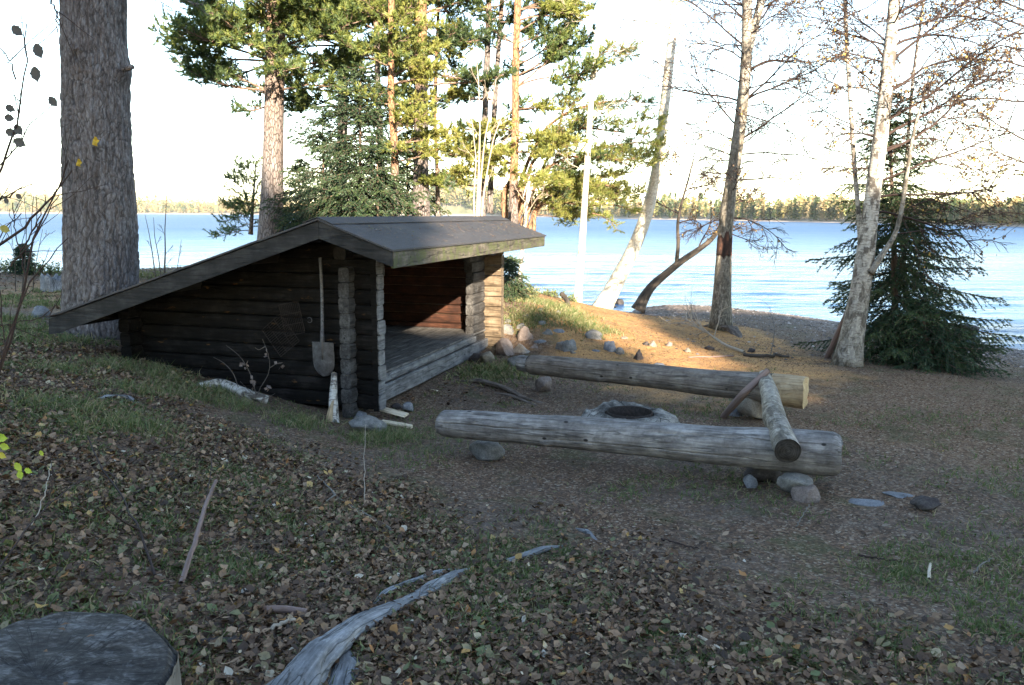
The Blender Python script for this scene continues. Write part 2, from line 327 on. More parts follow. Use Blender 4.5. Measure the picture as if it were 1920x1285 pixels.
    rg_ = t.math('SINE', t.math('MULTIPLY', t.math('ADD', rd, t.math('MULTIPLY', b, .05)), 420.)); k = t.mix(t.math('MULTIPLY', t.math('ADD', rg_, 1.), .16), k, (.02, .019, .019)); k = t.mix(t.math('MULTIPLY', t.math('SUBTRACT', 1., ck), .8), k, (.01, .009, .009))
    r_ = t.ramp(t.noise(v, 26, 3), [(.62, 0.), (.68, 1.)]); k = t.mix(t.math('MULTIPLY', r_, .10), k, (.40, .40, .42))
    t.bsdf(k, .85, t.bump(t.math('ADD', f, t.math('MULTIPLY', b, .8)), .8, .015)); G['stump_top'] = t.m
    # roofing felt
    t = NT('roof_felt'); v = t.objv(); f = t.noise(v, 150, 3, .7); b = t.noise(t.objv((.5, 1.6, 1)), 2.4, 4, .6)
    k = t.ramp(b, [(.35, (.008, .007, .008)), (.6, (.019, .017, .019)), (.75, (.055, .045, .038))]); k = t.mix(.3, k, t.ramp(f, [(.4, (.01, .01, .01)), (.6, (.18, .17, .18))]))
    ms = t.ramp(t.noise(v, 13, 4, .7), [(.64, 0.), (.70, 1.)]); k = t.mix(t.math('MULTIPLY', ms, .6), k, (.16, .12, .06))
    t.bsdf(k, t.ramp(b, [(.3, .55), (.7, .8)]), t.bump(f, .3, .003), .5); G['felt'] = t.m
    # metals
    t = NT('shovel_steel'); f = t.noise(t.objv(), 14, 5, .7); t.bsdf(t.ramp(f, [(.35, (.05, .042, .04)), (.6, (.11, .105, .107)), (.75, (.17, .165, .17))]), .55, t.bump(f, .2, .004), .4, .35); G['steel'] = t.m
    t = NT('burnt_iron'); f = t.noise(t.bcv(), 40, 4, .7); t.bsdf(t.ramp(f, [(.35, (.012, .010, .009)), (.65, (.045, .032, .026))]), .7, None, .3, .3); G['iron'] = t.m
    t = NT('ash'); f = t.noise(t.geo(), 30, 5, .7); t.bsdf(t.ramp(f, [(.35, (.008, .008, .008)), (.6, (.045, .04, .038)), (.75, (.18, .17, .16))]), .95, t.bump(f, .8, .02)); G['ash'] = t.m
    t = NT('ring_concrete'); v = t.objv(); f = t.noise(v, 7, 6, .7); g = t.noise(v, 60, 4, .7)
    k = t.ramp(t.math('ADD', t.math('MULTIPLY', f, .7), t.math('MULTIPLY', g, .3)), [(.38, (.05, .045, .04)), (.5, (.20, .185, .165)), (.62, (.36, .34, .30))])
    ve = t.vor(v, 3.2, 'DISTANCE_TO_EDGE'); ck = t.ramp(ve, [(.006, 0.), (.02, 1.)]); k = t.mix(ck, (.03, .028, .025), k)
    rr_ = t.n('VectorMath', {0: t.objv((1, 1, 0))}, operation='LENGTH').outputs['Value']; so_t = t.n('MapRange', {0: t.math('ADD', rr_, t.math('MULTIPLY', t.math('SUBTRACT', f, .5), .35)), 1: .27, 2: .40, 3: .85, 4: 0.}).outputs[0]; k = t.mix(so_t, k, (.022, .019, .017))
    t.bsdf(k, .9, t.bump(t.math('ADD', f, t.math('MULTIPLY', ck, .3)), .7, .02)); G['concrete'] = t.m
mk_mats()
# ------------------------------------------------------------------ ground
def spaced(a, b, n, k):            # sinh spacing, densest at 0
    ta = math.asinh(a/k); tb = math.asinh(b/k); return k*np.sinh(np.linspace(ta, tb, n))
gx = spaced(-300, 300, 460, 2.2); gy = 3.0+spaced(-60, 300, 520, 3.0)
GX, GY = np.meshgrid(gx, gy); GZ = hz(GX, GY)
near = np.exp(-((GX/9)**2+((GY-6)/9)**2)); GZ = GZ+n2(GX, GY, 14, 31, 3)*.007*near
mb = MB(); ny, nx = GX.shape
idx = (np.arange(ny-1)[:, None]*nx+np.arange(nx-1)[None]); Fg = np.stack([idx, idx+1, idx+nx+1, idx+nx], -1).reshape(-1, 4)
mb.add(np.stack([GX, GY, GZ], -1), Fg)
t = NT('ground_soil')
P = t.geo(); sp = t.n('SeparateXYZ', {0: P}); X, Y, Z = sp.outputs
f1 = t.noise(P, 1.1, 5, .6, .3); f2 = t.noise(P, 9, 6, .7); f3 = t.noise(P, 55, 5, .75); f4 = t.noise(t.geo((1, 2.5, 1)), 120, 3, .7)
vc = t.vor(P, 60, 'F1', 1); vr = t.n('SeparateColor', {0: vc}).outputs[0]
soil = t.ramp(t.math('ADD', t.math('MULTIPLY', f2, .5), t.math('MULTIPLY', f3, .5)), [(.36, (.036, .028, .023)), (.5, (.095, .074, .060)), (.64, (.19, .16, .14))])
fleck = t.ramp(vr, [(0, (.035, .022, .016)), (.35, (.095, .055, .034)), (.65, (.175, .10, .058)), (.85, (.25, .165, .105)), (1, (.40, .33, .25))])
soil = t.mix(t.ramp(f1, [(.35, .25), (.62, .75)]), soil, fleck)
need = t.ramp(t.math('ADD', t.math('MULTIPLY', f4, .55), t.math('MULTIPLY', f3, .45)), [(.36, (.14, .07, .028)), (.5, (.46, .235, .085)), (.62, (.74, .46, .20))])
# pine-needle carpet, far bench to birches; sun patch brightness painted into its colour
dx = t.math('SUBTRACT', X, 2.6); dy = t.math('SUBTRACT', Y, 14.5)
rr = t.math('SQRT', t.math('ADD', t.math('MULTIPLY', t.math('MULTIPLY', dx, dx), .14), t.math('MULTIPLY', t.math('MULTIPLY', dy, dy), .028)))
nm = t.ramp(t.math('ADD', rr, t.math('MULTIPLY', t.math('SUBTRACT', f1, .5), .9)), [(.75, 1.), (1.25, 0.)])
dx2 = t.math('ADD', X, 7.); dy2 = t.math('SUBTRACT', Y, 17.)
r2 = t.math('SQRT', t.math('ADD', t.math('MULTIPLY', t.math('MULTIPLY', dx2, dx2), .03), t.math('MULTIPLY', t.math('MULTIPLY', dy2, dy2), .05)))
nm2 = t.ramp(t.math('ADD', r2, t.math('MULTIPLY', t.math('SUBTRACT', f1, .5), .9)), [(.75, 1.), (1.25, 0.)])
dx3 = t.math('SUBTRACT', X, 6.); dy3 = t.math('SUBTRACT', Y, 8.5)
r3 = t.math('SQRT', t.math('ADD', t.math('MULTIPLY', t.math('MULTIPLY', dx3, dx3), .06), t.math('MULTIPLY', t.math('MULTIPLY', dy3, dy3), .12)))
nm3 = t.ramp(t.math('ADD', r3, t.math('MULTIPLY', t.math('SUBTRACT', f1, .5), 1.3)), [(.75, 1.), (1.25, 0.)])
needd = t.mix(.85, need, fleck)
col = t.mix(t.math('MULTIPLY', nm3, .5), soil, needd)
col = t.mix(t.math('MULTIPLY', nm2, .75), col, t.mix(.55, need, fleck))
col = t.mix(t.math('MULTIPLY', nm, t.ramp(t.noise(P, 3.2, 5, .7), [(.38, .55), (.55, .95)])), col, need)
# moss and thin grass
gm = t.ramp(t.noise(P, 1.7, 5, .65, .5), [(.54, 0.), (.64, 1.)])
gl = t.ramp(t.math('ADD', X, t.math('MULTIPLY', t.math('SUBTRACT', Y, 7.), .4)), [(0., 1.), (1., 0.)])
col = t.mix(t.math('MULTIPLY', gm, .45), col, t.ramp(f3, [(.35, (.03, .042, .015)), (.65, (.085, .105, .035))]))
# beach gravel close to the water line
vb = t.vor(P, 24, 'F1', 1); bb = t.n('SeparateColor', {0: vb}).outputs[1]
grav = t.ramp(bb, [(0, (.07, .06, .055)), (.4, (.16, .135, .12)), (.7, (.24, .20, .18)), (1, (.38, .33, .29))])
bm = t.ramp(t.math('ADD', Z, t.math('MULTIPLY', t.math('SUBTRACT', f1, .5), .5)), [(-.0, 0.), (.0, 0.)])
bmr = t.n('MapRange', {0: t.math('ADD', Z, t.math('MULTIPLY', t.math('SUBTRACT', f1, .5), .5)), 1: -.30, 2: -.75, 3: 0., 4: 1.}).outputs[0]
xr = t.n('MapRange', {0: X, 1: 1.5, 2: 4., 3: 0., 4: 1.}).outputs[0]
col = t.mix(t.math('MULTIPLY', bmr, xr), col, grav)
wet = t.n('MapRange', {0: Z, 1: -1.18, 2: -1.28, 3: 0., 4: .75}).outputs[0]
col = t.mix(wet, col, (.035, .03, .028))
h = t.math('ADD', t.math('MULTIPLY', f2, .6), t.math('ADD', t.math('MULTIPLY', f3, .5), t.math('MULTIPLY', vr, .35)))
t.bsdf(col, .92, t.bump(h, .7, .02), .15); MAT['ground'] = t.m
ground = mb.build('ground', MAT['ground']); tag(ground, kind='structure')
# ------------------------------------------------------------------ water
WZ = -1.3
wx = spaced(-2600, 2600, 420, 14.); wy = 13+28*np.sinh(np.linspace(0, math.asinh(2400/28.), 620))
XX, YY = np.meshgrid(wx, wy)
def waves(x, y):
    z = 0; fall = 1/(1+(np.hypot(x, y-20)/60)**1.6)
    wob = n2(x, y, .12, 71, 2)*1.6; am = .6+.5*n2(x, y, .07, 72, 2)
    for k, (w, a, th) in enumerate(((2.3, .030, 1.60), (1.25, .018, 1.35), (.75, .010, 1.9), (3.9, .03, 1.5))):
        ph = 2*pi/w*(x*cos(th)+y*sin(th))+wob*(2.3/w)+n2(x, y, .5/w, 80+k, 2)*1.5
        z = z+a*am*(np.sin(ph)+.35*np.sin(2*ph+.6))
    return z*fall
wn = (YY < 150) & (np.abs(XX) < 120)
ZZ = np.full(XX.shape, WZ); ZZ[wn] += waves(XX[wn], YY[wn])*.9
mb = MB(); ny, nx = XX.shape; idx = (np.arange(ny-1)[:, None]*nx+np.arange(nx-1)[None])
mb.add(np.stack([XX, YY, ZZ], -1), np.stack([idx, idx+1, idx+nx+1, idx+nx], -1).reshape(-1, 4))
t = NT('lake_water')
a = t.noise(t.geo((.35, 1.3, 1)), 1.6, 5, .65, .4); b = t.noise(t.geo((.12, .5, 1)), .5, 5, .65, .5); c = t.noise(t.geo((.006, .03, 1)), 1., 5, .6, .6)
hh = t.math('ADD', t.math('MULTIPLY', a, .22), t.math('MULTIPLY', b, .8))
nr = t.bump(hh, 1., .8)
cc = t.ramp(c, [(.35, (.010, .045, .12)), (.65, (.03, .09, .20))])
dist = t.n('VectorMath', {0: t.geo()}, operation='LENGTH').outputs['Value']; rgh = t.n('MapRange', {0: dist, 1: 22., 2: 180., 3: .18, 4: .46}).outputs[0]
rgh = t.math('ADD', rgh, t.math('MULTIPLY', t.math('SUBTRACT', c, .5), .35))
bs_ = t.bsdf(cc, rgh, nr, .5); bs_.inputs['IOR'].default_value = 1.33; MAT['water'] = t.m
tag(mb.build('water', MAT['water']), kind='structure')
# ------------------------------------------------------------------ far shore
def hinge(px, off):               # a point on the water seen at pixel px, off pixels under the horizon
    d = 3.4*FPX/off; dirx = (px-960)/1519.; return np.array([dirx*d, d])
shore = [hinge(-900, 3.0), hinge(-300, 3.1), hinge(100, 3.2), hinge(500, 3.4), hinge(780, 3.8), hinge(900, 4.6), hinge(1020, 6), hinge(1200, 9.), hinge(1490, 12.8), hinge(1700, 16), hinge(1900, 20.), hinge(2150, 25), hinge(2500, 32)]
shore = np.array(shore)
def resamp(P, n):
    s = np.concatenate([[0], np.cumsum(np.linalg.norm(P[1:]-P[:-1], axis=1))]); q = np.linspace(0, s[-1], n)
    return np.stack([np.interp(q, s, P[:, i]) for i in range(P.shape[1])], 1)
SP = np.concatenate([resamp(shore[i:i+2], 40)[:-1] for i in range(len(shore)-1)]+[shore[-1:]])
SD = np.linalg.norm(SP, axis=1)
inl = np.array([-.02, .003, .015, .04, .08, .15, .3, .6, 1.2, 2.])
spx = 960+1519*SP[:, 0]/SP[:, 1]
def bump1(x, c, w): return np.exp(-((x-c)/w)**2)
topz = SD*(.004+.006*bump1(spx, 60, 260)+.018*bump1(spx, 845, 90)+.005*bump1(spx, 1250, 200)+.008*bump1(spx, -500, 400))
rows = []
for q in inl:
    p = SP*(1+q); rise = np.where(q <= .003, q*40, 1-np.exp(-q*9))
    z = WZ+(-.6 if q < 0 else .35)+ (0 if q <= .003 else 1)*rise*topz*2.2
    z = z+(bump1(spx, 850, 45)*6.*sst(.0, .012, q)) 
    z = z+ n2(p[:, 0], p[:, 1], .02, 4)*SD*.0006*(q > .01)
    rows.append(np.concatenate([p, z[:, None]*np.ones((len(p), 1))], 1))
FS = np.array(rows); ny, nx = FS.shape[:2]; idx = (np.arange(ny-1)[:, None]*nx+np.arange(nx-1)[None])
mb = MB(); mb.add(FS, np.stack([idx, idx+1, idx+nx+1, idx+nx], -1).reshape(-1, 4))
t = NT('far_land'); P = t.geo(); z = t.n('SeparateXYZ', {0: P}).outputs[2]
f = t.noise(P, .05, 5, .7); k = t.ramp(f, [(.35, (.12, .13, .06)), (.65, (.30, .24, .13))])
bk = t.n('MapRange', {0: t.math('ADD', z, t.math('MULTIPLY', f, 3.)), 1: .6, 2: 4.0, 3: 1., 4: 0.}).outputs[0]; k = t.mix(bk, k, (.42, .34, .28)); t.bsdf(k, .95)
tag(mb.build('hills', t.m), kind='structure')
def fz(i, q):                    # height of far land over shore sample i, inland fraction q
    z = np.array([np.interp(q_, inl, FS[:, k, 2]) for k, q_ in zip(i, q)]); return z
rng = np.random.default_rng(3)
def fartree(kind, n, r):
    """one small tree of unit height made of ragged leaf faces"""
    V = []; T = []
    if kind == 0:     # conifer
        z = r.random(n)**.8; rad = .16*(1-z)+.015; z = .12+.88*z
    else:
        z = .25+.75*r.random(n); rad = .20*np.sqrt(np.clip(1-((z-.6)/.42)**2, 0.02, 1))
    th = r.random(n)*2*pi; rr = rad*np.sqrt(r.random(n)); c = np.stack([rr*np.cos(th), rr*np.sin(th), z], -1)
    s = (.05 if kind == 0 else .055)*np.sqrt(120./n)
    V = c[:, None]+r.normal(0, s, (n, 3, 3))*np.array([1, 1, .8]); return V.reshape(-1, 3)
def far_forest(name, label, lo, hi, n, hfun, nf, seed, conf):
    r = np.random.default_rng(seed); mb = MB(); mt = MB()
    protos = [(k, fartree(k, nf, r)) for k in (0, 0, 0, 1, 1, 1)]
    sel = np.where((spx > lo) & (spx < hi))[0]; u = lo+(hi-lo)*r.random(n); i = np.array([sel[np.argmin(np.abs(spx[sel]-a))] for a in u])
    q = .004+np.abs(r.normal(0, .05, n))*np.where(r.random(n) < .5, .25, 1.6)
    bank = bump1(u, 850, 45); q = q+bank*.012
    d = np.interp(u, spx, SD)*(1+q); x = (u-960)/1519.; pos = np.stack([x, np.ones(n)], 1)/np.hypot(x, 1)[:, None]*d[:, None]
    z = fz(i, q); hgt = hfun(u)*(.5+.62*r.random(n)**1.5+.12*n2(u, u*0, .03, 5, 2)); tin = r.random(n)
    kinds = r.random(n) < conf
    for k in range(n):
        pr = protos[r.integers(0, 3) if kinds[k] else r.integers(3, 6)][1]; a = r.random()*6.28
        R = np.array([[cos(a), -sin(a), 0], [sin(a), cos(a), 0], [0, 0, 1]]); V = (pr@R.T)*hgt[k]*np.array([1.1, 1.1, 1])+np.array([pos[k, 0], pos[k, 1], z[k]-.2])
        mb.add(V, np.arange(len(V)).reshape(-1, 3), tint=(.05+.30*tin[k]) if kinds[k] else .42+.55*tin[k], smooth=False)
        mb.tube(np.array([[pos[k, 0], pos[k, 1], z[k]-.3], [pos[k, 0], pos[k, 1], z[k]+hgt[k]*.8]]), np.array([.016, .006])*hgt[k], 3, 1)
    return tag(mb.build(name, [MAT['far_leaf'], MAT['far_trunk']]), label, 'trees', None, 'stuff')
MAT['far_leaf'] = leafmat('far_leaf', [(0, (.05, .08, .03)), (.35, (.10, .14, .045)), (.5, (.24, .24, .07)), (.75, (.38, .27, .12)), (1, (.46, .36, .19))], .3)
MAT['far_trunk'] = leafmat('far_trunk', [(0, (.35, .28, .22)), (1, (.35, .28, .22))], 0.)
far_forest('distant_forest', 'pale hazy autumn forest on the low hills across the lake at left', -500, 800, 2600, lambda u: 20+0*u, 40, 1, .25)
far_forest('distant_forest', 'yellow green wood on the pale sandy bank across the lake, seen between the pines', 760, 960, 1100, lambda u: 21+0*u, 60, 2, .6)
far_forest('distant_forest', 'mixed autumn wood along the nearer far shore behind the birches at right', 960, 2350, 1500, lambda u: 11.5-3.5*sst(1300, 1900, u), 150, 3, .5)
# ------------------------------------------------------------------ unseen foliage behind the photographer, shaped to cast the long shade and sun gap
EH = np.array([cos(SUN_AZ), -sin(SUN_AZ), 0]); GU = np.cross(LD, EH); GU = GU if GU[2] > 0 else -GU
def shade_top(a):                  # height of the shade edge over the sideways position, both seen along the sun
    top = np.interp(a, [-60, -4, -2.4, -1.6, -.2, .5, .9, 2.9, 3.2, 3.75, 4.05, 5.7, 6.1, 6.7, 10, 12, 60],
                       [9.5, 9.5, 9.0, 8.0, 6.4, 4.5, 3.6, 3.6, 4.8, 4.2, 2.5, 2.5, 4.4, 5.5, 5.4, 5.2, 6.])
    return top+.35*vnoise(np.stack([a*1.3, a*0+.5, a*0], -1), 5)
r = np.random.default_rng(8); mb = MB()
for n, sz, lo, hi, edge in ((46000, .85, -26, 34, 2.2), (52000, .3, -16, 22, .3)):
    a = lo+(hi-lo)*r.random(n); top = shade_top(a)
    dep = -(22+16*r.random(n)**1.3)     # world y
    b = top-edge*.5-np.where(r.random(n) < .5, 9*r.random(n), np.abs(r.normal(0, 2.5, n))) if sz > .3 else top-edge*.5-np.abs(r.normal(0, 1.3, n))
    # solve position with p.EH = a, p.GU = b, y = dep
    x = (a-EH[1]*dep)/EH[0]; z = (b-GU[0]*x-GU[1]*dep)/GU[2]
    ok = z > .2; c = np.stack([x, dep, z], -1)[ok]; m = len(c)
    V = c[:, None]+r.normal(0, sz*.55, (m, 4, 3)); mb.add(V, np.arange(m*4).reshape(-1, 4), tint=np.repeat(r.random(m), 4), smooth=False)
MAT['wood_leaf'] = MAT['spruce_needle']
tag(mb.build('forest', [MAT['wood_leaf']]), 'unseen wood behind the camera, its foliage shaped to shade the clearing', 'trees', None, 'stuff')

# ------------------------------------------------------------------ thin air between here and the far shore
bmz = bpy.data.meshes.new('haze'); xs = (-2900, 2900); ys = (-70, 4300); zs = (-12, 140)
vv_ = [(x, y, z) for x in xs for y in ys for z in zs]; bmz.from_pydata(vv_, [], [(0, 1, 3, 2), (4, 6, 7, 5), (0, 4, 5, 1), (2, 3, 7, 6), (0, 2, 6, 4), (1, 5, 7, 3)]); bmz.update()
hzo = bpy.data.objects.new('haze', bmz); COL.objects.link(hzo); hzo['kind'] = 'stuff'; hzo['label'] = 'thin pale haze over the lake'
hm = bpy.data.materials.new('haze'); hm.use_nodes = True; ht = hm.node_tree; ht.nodes.clear(); ho = ht.nodes.new('ShaderNodeOutputMaterial'); hv = ht.nodes.new('ShaderNodeVolumePrincipled')
hv.inputs['Color'].default_value = (.86, .92, 1, 1); hv.inputs['Density'].default_value = .00008; ht.links.new(hv.outputs[0], ho.inputs['Volume']); bmz.materials.append(hm)
# ------------------------------------------------------------------ lean-to shelter (local x along the ridge, y towards the low back, z up)
vpr = ray(1420, 403); UA = math.atan2(vpr[0], vpr[1]); P0 = atz(711, 775, .0)
UU = np.array([sin(UA), cos(UA), 0]); VV = np.array([-cos(UA), sin(UA), 0])
def sloc(u, v, z): return P0+u*UU+v*VV+np.array([0, 0, z])
def sweep(mb, prof, a, b, ax, seg=2, noise=0., seed=0, mi=0, endj=0.):
    """closed profile (list of the two cross coordinates) swept along axis ax from a to b"""
    prof = np.asarray(prof, float); n = len(prof); s = np.linspace(a, b, seg+1); V = np.zeros((seg+1, n, 3)); o = [i for i in range(3) if i != ax]
    V[:, :, ax] = s[:, None]; V[:, :, o[0]] = prof[:, 0]; V[:, :, o[1]] = prof[:, 1]
    if noise:
        q = np.stack([V[..., 0]*2.2, V[..., 1]*9, V[..., 2]*9], -1) if ax == 0 else np.stack([V[..., 0]*9, V[..., 1]*2.2, V[..., 2]*9], -1)
        V[:, :, o[0]] += noise*fbm(q, 3, seed); V[:, :, o[1]] += noise*.6*fbm(q, 3, seed+9)
    if ax == 1: pass
    i = np.arange(seg)[:, None]*n+np.arange(n)[None]; j = np.arange(seg)[:, None]*n+((np.arange(n)+1) % n)[None]
    F = np.stack([i, j, j+n, i+n], -1).reshape(-1, 4)
    e = mb.n; mb.add(V, F, V, 0., mi, False)
    mb.f.append((np.array([[e+k for k in range(n)][::-1]]), mi, False)); mb.f.append((np.array([[e+seg*n+k for k in range(n)]]), mi, False))
def logprof(c, z0, h, t, bul=.022):       # cross section of one squared log with a rounded face
    pts = []
    for k in (0, .06, .16, .35, .6, .82, .94, 1.):
        pts.append((c-t/2-bul*(4*k*(1-k))**.6*1.+.012*(k in (0, 1.)), z0+.003+(h-.006)*k))
    for k in (1., .94, .82, .6, .35, .16, .06, 0):
        pts.append((c+t/2+bul*(4*k*(1-k))**.6-.012*(k in (0, 1.)), z0+.003+(h-.006)*k))
    return pts
def boardprof(c0, c1, z0, z1, ch=.006): return [(c0+ch, z0), (c1-ch, z0), (c1, z0+ch), (c1, z1-ch), (c1-ch, z1), (c0+ch, z1), (c0, z1-ch), (c0, z0+ch)]
def polyx(mb, pts, u0, u1, mi=0):          # polygon in the y-z plane extruded in x
    n = len(pts); V = [(u0, *p) for p in pts]+[(u1, *p) for p in pts]
    mb.faces(V, [tuple(range(n)), tuple(range(2*n-1, n-1, -1))]+[(i, i+n, (i+1) % n+n, (i+1) % n) for i in range(n)], mi=mi, smooth=False)
CH = .16
def under(v): return 1.985-(.28-v)*.368 if v < .28 else 1.985-(v-.28)*.3156
sh = empty('lean_to', P0, pi/2-UA, label='dark tarred log lean-to shelter with open front, felt roof and raised floor', cat='shelter')
rg = np.random.default_rng(21)
def gable(u, name, mats, y0, ys):
    mb = MB(); me_ = MB()
    for i in range(12):
        z0 = .03+i*CH; zt = z0+CH*.55
        if zt > 1.96: break
        yb = 3.22 if zt < under(3.22) else .28+(1.985-zt)/.3156
        yf = y0 if zt < under(y0)+.02 else .28-(1.985-zt)/.368
        yf += rg.uniform(-.008, .008)
        sweep(mb, logprof(u, z0, CH, .115, .014), yf, yb, 1, 26, .005, 3+i); sweep(me_, logprof(u, z0, CH, .117, .015), yf-rg.uniform(.012, .03), yf+.001, 1, 2, .004, 3+i) if yf < .03 else None
    me_.build('log_ends', MAT['sill_wood'] if u < 1 else MAT['brown_wood'], sh)
    return mb.build(name, mats, sh)
MAT['tar2'] = MAT['tar_wood']
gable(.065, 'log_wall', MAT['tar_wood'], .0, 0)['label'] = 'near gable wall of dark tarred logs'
gable(4.29, 'log_wall', [MAT['brown_wood']], .0, 0)
mb = MB()                                     # low back wall
for i in range(7):
    z0 = .03+i*CH-.08
    if z0+CH < under(3.06)+.03: sweep(mb, logprof(3.06, z0, CH, .10), -.2+rg.uniform(-.01, .01), 4.54, 0, 30, .005, 50+i)
mb.build('log_wall', MAT['tar_wood'], sh)
for side in (0, 1):                           # short front walls with their log ends crossing the gables
    mb = MB()
    for i in range(11):
        z0 = .03+i*CH-.08; ext = 0 if i < 8 else (.05 if i == 8 else .12)
        if i == 10: ext = .17
        j = rg.uniform(-.012, .012)
        if z0+CH > 1.70: break
        if side == 0: sweep(mb, logprof(.31, z0, CH, .105, .009), -.13+rg.uniform(-.01, .01), .60+ext+j, 0, 8, .005, 80+i)
        else: sweep(mb, logprof(.31, z0, CH, .105, .009), 3.69-ext+j, 4.53+rg.uniform(-.01, .01), 0, 8, .005, 100+i)
    mb.build('front_wall', MAT['stub_wood'], sh)
for u in (.0,):                               # corner board on the front end of the near gable
    mb = MB(); sweep(mb, boardprof(-.012, .0, .02, 1.66), .0, .0, 1) if False else None
mb = MB(); sweep(mb, [(-.018, -.002), (-.002, -.002), (-.002, .055), (-.018, .055)], .02, 1.62, 2, 10, .002, 8); mb.build('corner_board', MAT['tar_wood'], sh)
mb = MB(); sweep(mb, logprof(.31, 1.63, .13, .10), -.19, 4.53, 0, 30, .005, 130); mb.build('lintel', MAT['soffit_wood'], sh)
mb = MB(); sweep(mb, boardprof(.195, .258, -.015, .175, .012), .125, 4.22, 0, 40, .004, 140); mb.build('sill', MAT['sill_wood'], sh)
mb = MB(); sweep(mb, boardprof(.215, .30, .185, .285, .02), .58, 3.72, 0, 40, .006, 141); mb.build('sill', MAT['sill_wood'], sh)
mb = MB()                                     # floor boards
yy = .235
while yy < 2.98:
    w = .14; sweep(mb, boardprof(yy, yy+w-.006, .292, .318, .003), .11, 4.22, 0, 24, .0025, int(yy*100)); yy += w
mb.build('floor', MAT['floor_wood'], sh)
mb = MB(); sweep(mb, boardprof(4.10, 4.225, .322, .39, .004), .5, 2.95, 1, 6, .002, 5)
mb.build('wall_skirting', MAT['red_wood'], sh)
mb = MB()                                     # inner lining of the far gable, red brown
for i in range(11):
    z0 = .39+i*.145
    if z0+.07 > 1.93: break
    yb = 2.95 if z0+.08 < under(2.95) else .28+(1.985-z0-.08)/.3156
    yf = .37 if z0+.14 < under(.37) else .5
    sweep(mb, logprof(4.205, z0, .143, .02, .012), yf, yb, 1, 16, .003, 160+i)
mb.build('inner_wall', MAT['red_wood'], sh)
mb = MB()
for u in np.linspace(-.5, 4.95, 7)[1:-1]:     # rafters
    pass
for v in (.28, 1.2, 2.2, 3.35):
    z = under(v)-.02; sweep(mb, boardprof(v-.045, v+.045, z-.10, z, .006), -.55, 5.03, 0, 6, .002, 170)
mb.build('purlin', MAT['soffit_wood'], sh)
# roof: soffit boards under a felt skin
TV, TZ = 3.66, .97; AV, AZ = .28, 2.05; FV, FZ = -.48, 1.77
for nm, (v0, z0, v1, z1) in dict(back=(AV, AZ, TV, TZ), front=(FV, FZ, AV, AZ)).items():
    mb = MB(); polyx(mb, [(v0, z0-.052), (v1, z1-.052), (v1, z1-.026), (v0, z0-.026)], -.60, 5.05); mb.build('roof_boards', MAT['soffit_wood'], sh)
def felt(v0, z0, v1, z1, seed, ny):
    nu = 90; u = np.linspace(-.655, 5.105, nu); tt = np.linspace(0, 1, ny); Ug, Tg = np.meshgrid(u, tt)
    v = v0+(v1-v0)*Tg; z = z0+(z1-z0)*Tg+.004*n2(Ug, v, 2.2, seed, 3)+.0012*n2(Ug, v, 20, seed, 2)
    st = np.floor((Tg*abs(v1-v0)*1.05+.2)/.9); z = z+.004*(((Tg*abs(v1-v0)*1.05+.2)/.9)-st)*-1
    if True: z = z-.02*sst(0, 1, (np.abs(Ug-2.22)-2.83)/.05)*0
    mb = MB(); idx = (np.arange(ny-1)[:, None]*nu+np.arange(nu-1)[None]); F = np.stack([idx, idx+1, idx+nu+1, idx+nu], -1).reshape(-1, 4)
    T = np.stack([Ug, v, z], -1).reshape(-1, 3); m = len(T); B = T-np.array([0, 0, .018])
    ed = list(range(nu))+[k*nu+nu-1 for k in range(1, ny)]+[(ny-1)*nu+k for k in range(nu-2, -1, -1)]+[k*nu for k in range(ny-2, 0, -1)]
    ed = np.array(ed); e2 = np.roll(ed, -1)
    mb.add(np.concatenate([T, B]), np.concatenate([F, F[:, ::-1]+m, np.stack([ed, ed+m, e2+m, e2], -1)]), smooth=False)
    return mb
rf = felt(FV-.02, FZ-.008, AV+.002, AZ+.0, 3, 30).build('roof', MAT['felt'], sh); rf['label'] = 'front slope of the dark felt roof'
rf = felt(AV, AZ, TV+.02, TZ-.006, 4, 90).build('roof', MAT['felt'], sh); rf['label'] = 'long back slope of the dark felt roof'
mb = MB(); polyx(mb, [(AV-.16, AZ-.055), (AV, AZ+.006), (AV+.16, AZ-.045), (AV+.16, AZ-.038), (AV, AZ+.013), (AV-.16, AZ-.048)], -.66, 5.11); mb.build('ridge_felt', MAT['felt'], sh)
for u0, u1, m in ((-.635, -.607, 'barge_wood'), (5.057, 5.085, 'brown_wood')):
    for a in (0, 1):
        mb = MB()
        if a == 0: polyx(mb, [(TV+.005, TZ-.035), (TV+.02, TZ-.21), (TV-.10, TZ-.19), (AV+.002, AZ-.195), (AV+.002, AZ-.028)], u0, u1)
        else: polyx(mb, [(AV-.002, AZ-.028), (AV-.002, AZ-.195), (FV+.0, FZ-.165), (FV-.0, FZ-.03)], u0, u1)
        mb.build('bargeboard', MAT[m], sh)
mb = MB(); sweep(mb, boardprof(FV-.004, FV+.022, FZ-.185, FZ-.028, .004), -.60, 5.05, 0, 60, .003, 190); mb.build('fascia', MAT['fascia_wood'], sh)
mb = MB(); sweep(mb, boardprof(TV-.03, TV-.005, TZ-.16, TZ-.035, .004), -.60, 5.05, 0, 20, .003, 191); mb.build('fascia', MAT['barge_wood'], sh)
# iron hook ring on the gable
mb = MB(); a = np.linspace(.6, 5.6, 14); c = np.array([-.03, .78, .97]); mb.tube(np.stack([a*0-.03, c[1]+.028*np.cos(a), c[2]+.028*np.sin(a)], 1), .004, 6); mb.build('ring_hook', MAT['steel'], sh)
